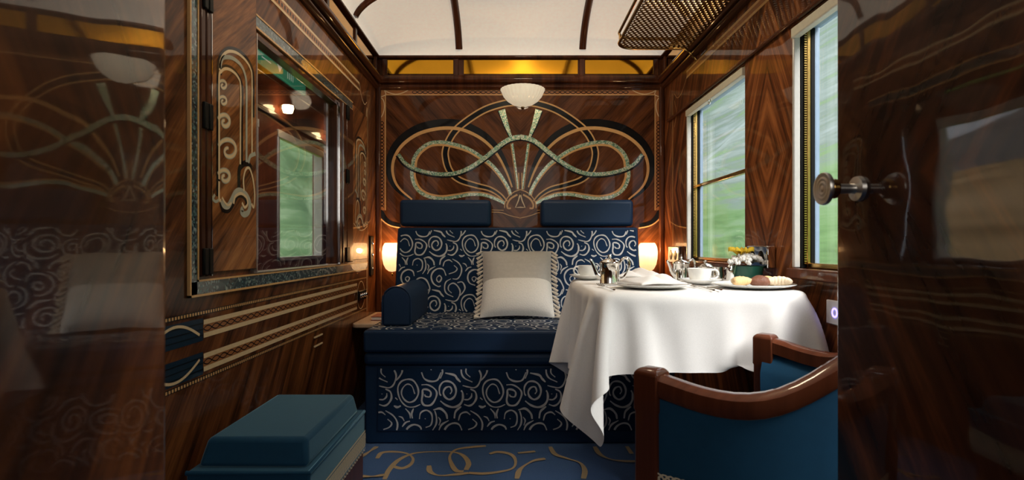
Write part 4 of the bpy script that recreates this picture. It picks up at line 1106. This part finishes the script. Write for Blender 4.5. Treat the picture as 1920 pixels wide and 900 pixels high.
def drape():
    h = 0.0155
    x0, x1, y0, y1 = TX0-0.322, TX1+0.20, TY0-0.230, TY1+0.17
    nx, ny = int((x1-x0)/h)+1, int((y1-y0)/h)+1
    gx, gy = np.meshgrid(np.linspace(x0, x1, nx), np.linspace(y0, y1, ny), indexing='ij')
    gx = np.where(gx < TX0, TX0+(gx-TX0)*(1.06-0.26*np.clip((gy-TY0)/(TY1-TY0), -0.2, 1)), gx)
    P = np.stack([gx, gy, np.full_like(gx, TZ+0.004)], -1)
    rc = 0.065
    def sdf(x, y):
        # rounded-rectangle distance of the table plan (right edge runs on to the wall)
        cx, cy = (TX0+TX1)/2, (TY0+TY1)/2; hx, hy = (TX1-TX0)/2-rc, (TY1-TY0)/2-rc
        qx, qy = np.abs(x-cx)-hx, np.abs(y-cy)-hy
        return np.hypot(np.maximum(qx, 0), np.maximum(qy, 0))+np.minimum(np.maximum(qx, qy), 0)-rc
    pin = sdf(gx, gy) < -0.006
    rng = np.random.default_rng(4)
    V = np.zeros_like(P)
    P += rng.normal(0, 0.0006, P.shape)
    P[pin, 2] = TZ+0.004
    fixed = P.copy()
    hx_, hy_ = (x1-x0)/(nx-1), (y1-y0)/(ny-1)
    def con(d, i0, i1, L, k):
        return (d, i0, i1, L, k)
    C = []
    def pairs(di, dj, L, k):
        # disjoint colourings
        A = np.arange(nx*ny).reshape(nx, ny)
        a = A[max(0, -di):nx-max(0, di), max(0, -dj):ny-max(0, dj)]
        b = A[max(0, -di)+di:nx-max(0, di)+di, max(0, -dj)+dj:ny-max(0, dj)+dj]
        st = abs(di) if di else abs(dj)
        idx = np.add.outer(np.arange(a.shape[0]), np.zeros(a.shape[1], int)) if di else np.add.outer(np.zeros(a.shape[0], int), np.arange(a.shape[1]))
        for c in range(2):
            m = ((idx//st) % 2) == c
            C.append((a[m], b[m], L, k))
    pairs(1, 0, hx_, 1.0); pairs(0, 1, hy_, 1.0)
    dg = math.hypot(hx_, hy_)
    pairs(1, 1, dg, 0.35); pairs(1, -1, dg, 0.35)
    pairs(3, 0, 3*hx_, 0.10); pairs(0, 3, 3*hy_, 0.10)
    w = np.where(pin, 0.0, 1.0).reshape(-1)
    Q = P.reshape(-1, 3).copy(); FX = fixed.reshape(-1, 3); pn = pin.reshape(-1)
    Vv = np.zeros_like(Q)
    dt = 1/60
    for step in range(260):
        Vv[:, 2] -= 3.2*dt
        Vv *= 0.98 if step < 200 else 0.90
        Old = Q.copy()
        Q = Q+Vv*dt
        Q[pn] = FX[pn]
        for it in range(14):
            for a, b, L, k in C:
                d = Q[b]-Q[a]; ln = np.sqrt((d*d).sum(1))+1e-9
                ws = w[a]+w[b]+1e-9
                cor = d*((ln-L)/ln/ws*k)[:, None]
                Q[a] += cor*w[a][:, None]; Q[b] -= cor*w[b][:, None]
            # table edge
            s = sdf(Q[:, 0], Q[:, 1])
            ins = (~pn) & (s < 0.006) & (Q[:, 2] < TZ+0.003)
            if ins.any():
                e = 1e-4
                gxn = (sdf(Q[ins, 0]+e, Q[ins, 1])-s[ins])/e; gyn = (sdf(Q[ins, 0], Q[ins, 1]+e)-s[ins])/e
                up = (TZ+0.003-Q[ins, 2]); side = 0.006-s[ins]
                pick = up < side
                qi = Q[ins]
                qi[pick, 2] = TZ+0.003
                qi[~pick, 0] += (gxn*side)[~pick]; qi[~pick, 1] += (gyn*side)[~pick]
                Q[ins] = qi
            Q[:, 0] = np.minimum(Q[:, 0], XR-0.006)
        Vv = (Q-Old)/dt
        Vv[pn] = 0
    return Q.reshape(nx, ny, 3)
D = drape()
bm = bmesh.new()
nx, ny = D.shape[:2]
vv = [[bm.verts.new(tuple(D[i, j])) for j in range(ny)] for i in range(nx)]
for i in range(nx-1):
    for j in range(ny-1): bm.faces.new((vv[i][j], vv[i+1][j], vv[i+1][j+1], vv[i][j+1]))
o = obj('tablecloth', bm, M_cloth, subsurf=1)
tag(o, 'white linen cloth draped over the dining table with a hanging corner', 'tablecloth')
CZ = TZ+0.0055      # cloth surface

# ------------------------------------------------------------------ on the table
def at(px, Y): return ((px-VX)*Y/F, Y)
def dup(root, loc, rz=0, label=None, scale=None):
    r = root.copy(); COL.objects.link(r); r.location = loc; r.rotation_euler = (0, 0, rz)
    if label: r['label'] = label
    for ch in list(root.children):
        c = ch.copy(); COL.objects.link(c); c.parent = r
        for g in list(ch.children):
            d = g.copy(); COL.objects.link(d); d.parent = c
    return r
# saucers and cups
def saucer(loc, label):
    bm = bmesh.new(); lathe(bm, [(0, 0.004), (0.028, 0.004), (0.034, 0.0055), (0.060, 0.014), (0.073, 0.019), (0.0735, 0.0175), (0.060, 0.0105), (0.034, 0.001), (0.030, 0.0), (0, 0.0)], (0, 0, 0), 40)
    o = obj('saucer', bm, M_china, smooth=True); o.location = loc
    return tag(o, label, 'saucer', 'saucers on the table')
def cup(loc, rz, label):
    r = empty('teacup', loc, label, 'cup', 'teacups on the table', rz)
    bm = bmesh.new(); lathe(bm, [(0, 0.003), (0.020, 0.003), (0.030, 0.010), (0.036, 0.025), (0.0395, 0.044), (0.0405, 0.050), (0.0420, 0.0505), (0.0412, 0.044), (0.0380, 0.024), (0.032, 0.008), (0.024, 0.001), (0.022, 0), (0, 0.0)], (0, 0, 0), 40)
    obj('bowl', bm, M_china, r, smooth=True, local=True)
    bm = bmesh.new(); tube(bm, catmull([(0.038, 0, 0.043), (0.052, 0, 0.046), (0.062, 0, 0.036), (0.060, 0, 0.022), (0.048, 0, 0.014), (0.036, 0, 0.014)]), 0.0036, 8)
    obj('handle', bm, M_china, r, smooth=True, local=True)
    return r
a = at(1102, 2.26); b = at(1312, 1.97)
saucer((*a, CZ+0.0008), 'white saucer under the teacup at the left end of the table'); saucer((*b, CZ+0.0008), 'white saucer under the teacup in the middle of the table')
cup((*a, CZ+0.0062), math.radians(200), 'white teacup at the left end of the table with its handle to the left')
cup((*b, CZ+0.0062), math.radians(-10), 'white teacup in the middle of the table with its handle to the right')
# silver pots
def pot(loc, rz, label, s=1.0):
    r = empty('coffee_pot', loc, label, 'coffee pot', 'silver pots on the table', rz)
    q = lambda L: [(x*s, z*s) for x, z in L]
    bm = bmesh.new(); lathe(bm, q([(0, 0.001), (0.030, 0), (0.031, 0.003), (0.030, 0.006), (0.0305, 0.04), (0.030, 0.063), (0.0315, 0.065), (0.0315, 0.068), (0.029, 0.068)]), (0, 0, 0), 40)
    obj('body', bm, M_silver, r, smooth=True, local=True)
    bm = bmesh.new(); lathe(bm, q([(0.0305, 0.0685), (0.029, 0.072), (0.018, 0.078), (0.006, 0.081), (0.004, 0.084), (0.007, 0.088), (0.005, 0.093), (0, 0.094)]), (0, 0, 0), 32)
    obj('lid', bm, M_silver, r, smooth=True, local=True)
    P = lambda L: [(x*s, 0, z*s) for x, z in L]
    bm = bmesh.new(); tube(bm, catmull(P([(-0.028, 0.022), (-0.040, 0.034), (-0.048, 0.054), (-0.058, 0.074), (-0.063, 0.078)])), lambda t: (0.0085-0.0045*t)*s, 10)
    obj('spout', bm, M_silver, r, smooth=True, local=True)
    bm = bmesh.new(); tube(bm, catmull(P([(0.029, 0.062), (0.042, 0.080), (0.056, 0.080), (0.062, 0.062), (0.056, 0.040), (0.044, 0.022), (0.029, 0.016)])), 0.0042*s, 8)
    obj('handle', bm, M_silver, r, smooth=True, local=True)
    return r
p1 = pot((*at(1143, 1.97), CZ+0.0005), 0, 'shiny silver coffee pot reflecting copper tones, beside the left teacup', 1.12)
p2 = pot((*at(1277, 2.16), CZ+0.0005), 0.3, 'shiny silver pot behind the middle teacup', 1.0)
# plates
def plate(loc, R, label, rim=0.018):
    k = R/0.13
    bm = bmesh.new(); lathe(bm, [(x*k, z) for x, z in ((0, 0.004), (0.075, 0.004), (0.085, 0.006), (0.122, 0.012), (0.130, 0.0145), (0.1305, 0.0125), (0.120, 0.008), (0.084, 0.001), (0.078, 0.0), (0, 0))], (0, 0, 0), 56)
    o = obj('plate', bm, M_china, smooth=True); o.location = loc
    return tag(o, label, 'plate', 'white plates on the table')
pl1 = at(1222, 1.80); pl2 = at(1200, 2.20); pl3 = at(1412, 1.80)
plate((*pl1, CZ+0.0008), 0.121, 'large white plate under the folded napkin at the front of the table')
plate((*pl2, CZ+0.0008), 0.110, 'white plate farther back, behind the silver coffee pot')
plate((*pl3, CZ+0.0008), 0.126, 'large white plate of pastries beside the green bowl')
def napkin(loc, rz, sx, sy, label, seed):
    r_ = random.Random(seed); ph = [r_.random()*6 for _ in range(6)]
    bm = bmesh.new()
    def hgt(u, v):
        e = (1-u**6)*(1-v**6)
        return e*(0.016+0.010*math.sin(3.1*u+ph[0])*math.cos(2.3*v+ph[1])+0.006*math.sin(7*u+4*v+ph[2]))+0.012
    def fn(a, b):
        u, v = -1+2*a, -1+2*b
        return (sx*u*(1+0.08*math.sin(3*v+ph[3])), sy*v*(1+0.08*math.sin(3*u+ph[4])), hgt(u, v)+0.003)
    grid_surface(bm, 26, 26, fn); 
    o = obj('napkin', bm, M_cloth, smooth=True); o.location = loc; o.rotation_euler = (0, 0, rz)
    m = o.modifiers.new('thick', 'SOLIDIFY'); m.thickness = 0.003; m.offset = -1
    return tag(o, label, 'napkin', 'white napkins on plates')
napkin((*pl1, CZ+0.003), 0.3, 0.085, 0.070, 'crumpled white napkin on the front plate', 2)
napkin((*pl2, CZ+0.003), -0.2, 0.080, 0.060, 'crumpled white napkin on the plate farther back', 8)
# cutlery
def fork(loc, rz, label):
    r = empty('fork', loc, label, 'fork', 'forks on the tablecloth', rz)
    bm = bmesh.new(); tube(bm, catmull([(0, -0.10, 0.003), (0, -0.05, 0.004), (0, 0.02, 0.005), (0, 0.045, 0.004)]), lambda t: 0.0045-0.002*math.sin(PI*t), 8, flat=0.5)
    obj('handle', bm, M_silver, r, smooth=True, local=True)
    bm = bmesh.new(); box(bm, -0.010, 0.010, 0.042, 0.060, 0.003, 0.005)
    for k in range(4): tube(bm, [(-0.0085+k*0.0057, 0.058, 0.004), (-0.0085+k*0.0057, 0.080, 0.006), (-0.0085+k*0.0057, 0.098, 0.009)], 0.0015, 6)
    obj('tines', bm, M_silver, r, bevel=0.001, local=True)
    return r
f1 = fork((0.303, 1.775, CZ+0.001), math.radians(4), 'silver fork left of the front plate beside the coffee pot')
f2 = dup(f1, (0.598, 1.765, CZ+0.001), math.radians(4), 'silver fork right of the front plate, beside the knife')
kn_ = empty('knife', (0.620, 1.765, CZ+0.001), 'silver knife lying beside the fork in front of the middle teacup', 'knife', rz=math.radians(4))
bm = bmesh.new(); tube(bm, [(0, -0.10, 0.004), (0, -0.06, 0.005), (0, -0.005, 0.004)], 0.0042, 8, flat=0.6); obj('handle', bm, M_silver, kn_, smooth=True, local=True)
bm = bmesh.new(); box(bm, -0.006, 0.006, -0.005, 0.10, 0.003, 0.0045); obj('blade', bm, M_silver, kn_, bevel=0.0006, local=True)
# sugar bowl, salt shaker
sgb = empty('sugar_bowl', (*at(1322, 2.20), CZ+0.0005), 'small silver lidded sugar bowl behind the middle teacup, against the window', 'bowl')
bm = bmesh.new(); lathe(bm, [(0, 0), (0.020, 0.0), (0.030, 0.012), (0.034, 0.032), (0.030, 0.05), (0.031, 0.053), (0.028, 0.053)], (0, 0, 0), 32); obj('body', bm, M_silver, sgb, smooth=True, local=True)
bm = bmesh.new(); lathe(bm, [(0.0305, 0.0535), (0.022, 0.062), (0.006, 0.067), (0.005, 0.070), (0.007, 0.075), (0, 0.079)], (0, 0, 0), 24); obj('lid', bm, M_silver, sgb, smooth=True, local=True)
sh = empty('salt_shaker', (*at(1369, 1.98), CZ+0.0005), 'little glass shaker with a silver top just left of the green bowl', 'shaker')
bm = bmesh.new(); lathe(bm, [(0, 0), (0.015, 0), (0.016, 0.004), (0.012, 0.035), (0.0115, 0.040), (0, 0.040)], (0, 0, 0), 20); obj('body', bm, M_china, sh, smooth=True, local=True)
bm = bmesh.new(); lathe(bm, [(0.0125, 0.0395), (0.0135, 0.045), (0.012, 0.060), (0.006, 0.068), (0, 0.070)], (0, 0, 0), 20); obj('cap', bm, M_silver, sh, smooth=True, local=True)
cr2 = empty('cream_jug', (*at(1346, 2.10), CZ+0.0005), 'small silver jug between the middle teacup and the shaker', 'jug')
bm = bmesh.new(); lathe(bm, [(0, 0), (0.018, 0), (0.022, 0.010), (0.023, 0.03), (0.020, 0.05), (0.022, 0.056), (0.020, 0.056)], (0, 0, 0), 24); obj('body', bm, M_silver, cr2, smooth=True, local=True)
bm = bmesh.new(); tube(bm, catmull([(0.020, 0, 0.048), (0.034, 0, 0.050), (0.038, 0, 0.032), (0.022, 0, 0.014)]), 0.003, 8); obj('handle', bm, M_silver, cr2, smooth=True, local=True)
# flower bowl
fb = empty('flower_bowl', (*at(1399, 2.01), CZ+0.0005), 'dark green ribbed bowl of white and yellow flowers by the window', 'flowers'); fb.scale = (1.0, 1.0, 1.22)
bm = bmesh.new(); lathe(bm, [(0, 0.001), (0.047, 0.0), (0.050, 0.004)]+[(0.050+0.0009*i+0.0012*(i % 2), 0.006+0.0048*i) for i in range(9)]+[(0.059, 0.052), (0.056, 0.052), (0.050, 0.04)], (0, 0, 0), 40)
obj('bowl', bm, M_green, fb, smooth=True, local=True)
rf = random.Random(9)
bm = bmesh.new()
for k in range(75):
    a = rf.random()*2*PI; r = 0.062*math.sqrt(rf.random()); z = 0.060+0.020*(1-(r/0.062)**2)+0.006*rf.random()
    for q in range(5):
        b_ = q*2*PI/5+rf.random()
        sphere(bm, (r*math.cos(a)+0.006*math.cos(b_), r*math.sin(a)+0.006*math.sin(b_), z+0.003*math.sin(b_*3)), 0.0052, 0.0052, 0.0048, 7, 5)
obj('white_blossoms', bm, M_petal, fb, smooth=True, local=True)['kind'] = 'stuff'
bm = bmesh.new()
for k, (a, l) in enumerate(((0.4, 0.045), (1.3, 0.04), (2.3, 0.045), (3.0, 0.05), (3.7, 0.04), (4.6, 0.045), (5.5, 0.04))):
    dx, dy = math.cos(a), math.sin(a)
    for s in (0,):
        b_ = bmesh.new()
        V0 = grid_surface(bm, 4, 6, lambda u, v: (-0.012+dx*l*v-dy*(u-0.5)*0.026*math.sin(PI*(0.08+0.9*v)), dy*l*v+dx*(u-0.5)*0.026*math.sin(PI*(0.08+0.9*v)), 0.078+0.030*math.sin(v*1.9)-0.006*(u-0.5)**2*8))
        b_.free()
o = obj('yellow_flower', bm, M_yellow, fb, smooth=True, local=True)
o.modifiers.new('thick', 'SOLIDIFY').thickness = 0.001
bm = bmesh.new(); grid_surface(bm, 3, 8, lambda u, v: (-0.05-0.02*v+0.008*(u-0.5), -0.035-0.03*v, 0.05-0.02*v*v+0.006*math.sin(PI*v)+0.012*(u-0.5)*math.sin(PI*v)))
o = obj('leaf', bm, M_leafg, fb, smooth=True, local=True); o.modifiers.new('thick', 'SOLIDIFY').thickness = 0.0008
# pastries
def bun(name, loc, r, m, label, cat, seed, group, rz=0):
    q = random.Random(seed); ph = [q.random()*6 for _ in range(4)]
    bm = bmesh.new(); sphere(bm, (0, 0, r[2]*0.8), r[0], r[1], r[2], 24, 14)
    for v in bm.verts:
        k = 1+0.06*math.sin(v.co.x*160+ph[0])+0.05*math.sin(v.co.y*140+ph[1])
        v.co.x *= k; v.co.y *= k; v.co.z = max(0.0, v.co.z*(1+0.05*math.sin(v.co.x*120+ph[2])))
    o = obj(name, bm, m, smooth=True); o.location = loc; o.rotation_euler = (0, 0, rz)
    return tag(o, label, cat, group)
PZ = CZ+0.0062
bun('brioche', (pl3[0]-0.028, 1.83, PZ), (0.030, 0.028, 0.017), M_sugar, 'round pale sugar-dusted bun at the left of the pastry plate', 'pastry', 1, 'pastries')
# crescent roll
def crescent(loc, rz, m, label):
    bm = bmesh.new(); pts = []
    for i in range(25):
        a = math.radians(20+140*i/24); pts.append((0.036*math.cos(a), 0.030*math.sin(a)-0.02, 0.016))
    tube(bm, pts, lambda t: 0.004+0.0115*math.sin(PI*t)**0.7*(1+0.08*math.sin(t*40)), 12)
    o = obj('croissant', bm, m, smooth=True); o.location = loc; o.rotation_euler = (0, 0, rz)
    return tag(o, label, 'pastry', 'pastries')
crescent((pl3[0]-0.045, 1.775, PZ+0.001), 0.4, M_dough, 'plain golden crescent roll at the front left of the pastry plate')
bun('chocolate_bun', (pl3[0]+0.020, 1.79, PZ), (0.037, 0.028, 0.019), M_choc, 'dark chocolate-covered bun in the middle of the pastry plate', 'pastry', 4, 'pastries', 0.3)
crescent((pl3[0]+0.070, 1.77, PZ+0.001), -0.5, M_sugar, 'sugared crescent roll at the right of the pastry plate')
bun('brioche', (pl3[0]+0.064, 1.83, PZ), (0.028, 0.024, 0.017), M_dough, 'small golden bun behind the chocolate bun on the pastry plate', 'pastry', 6, 'pastries')
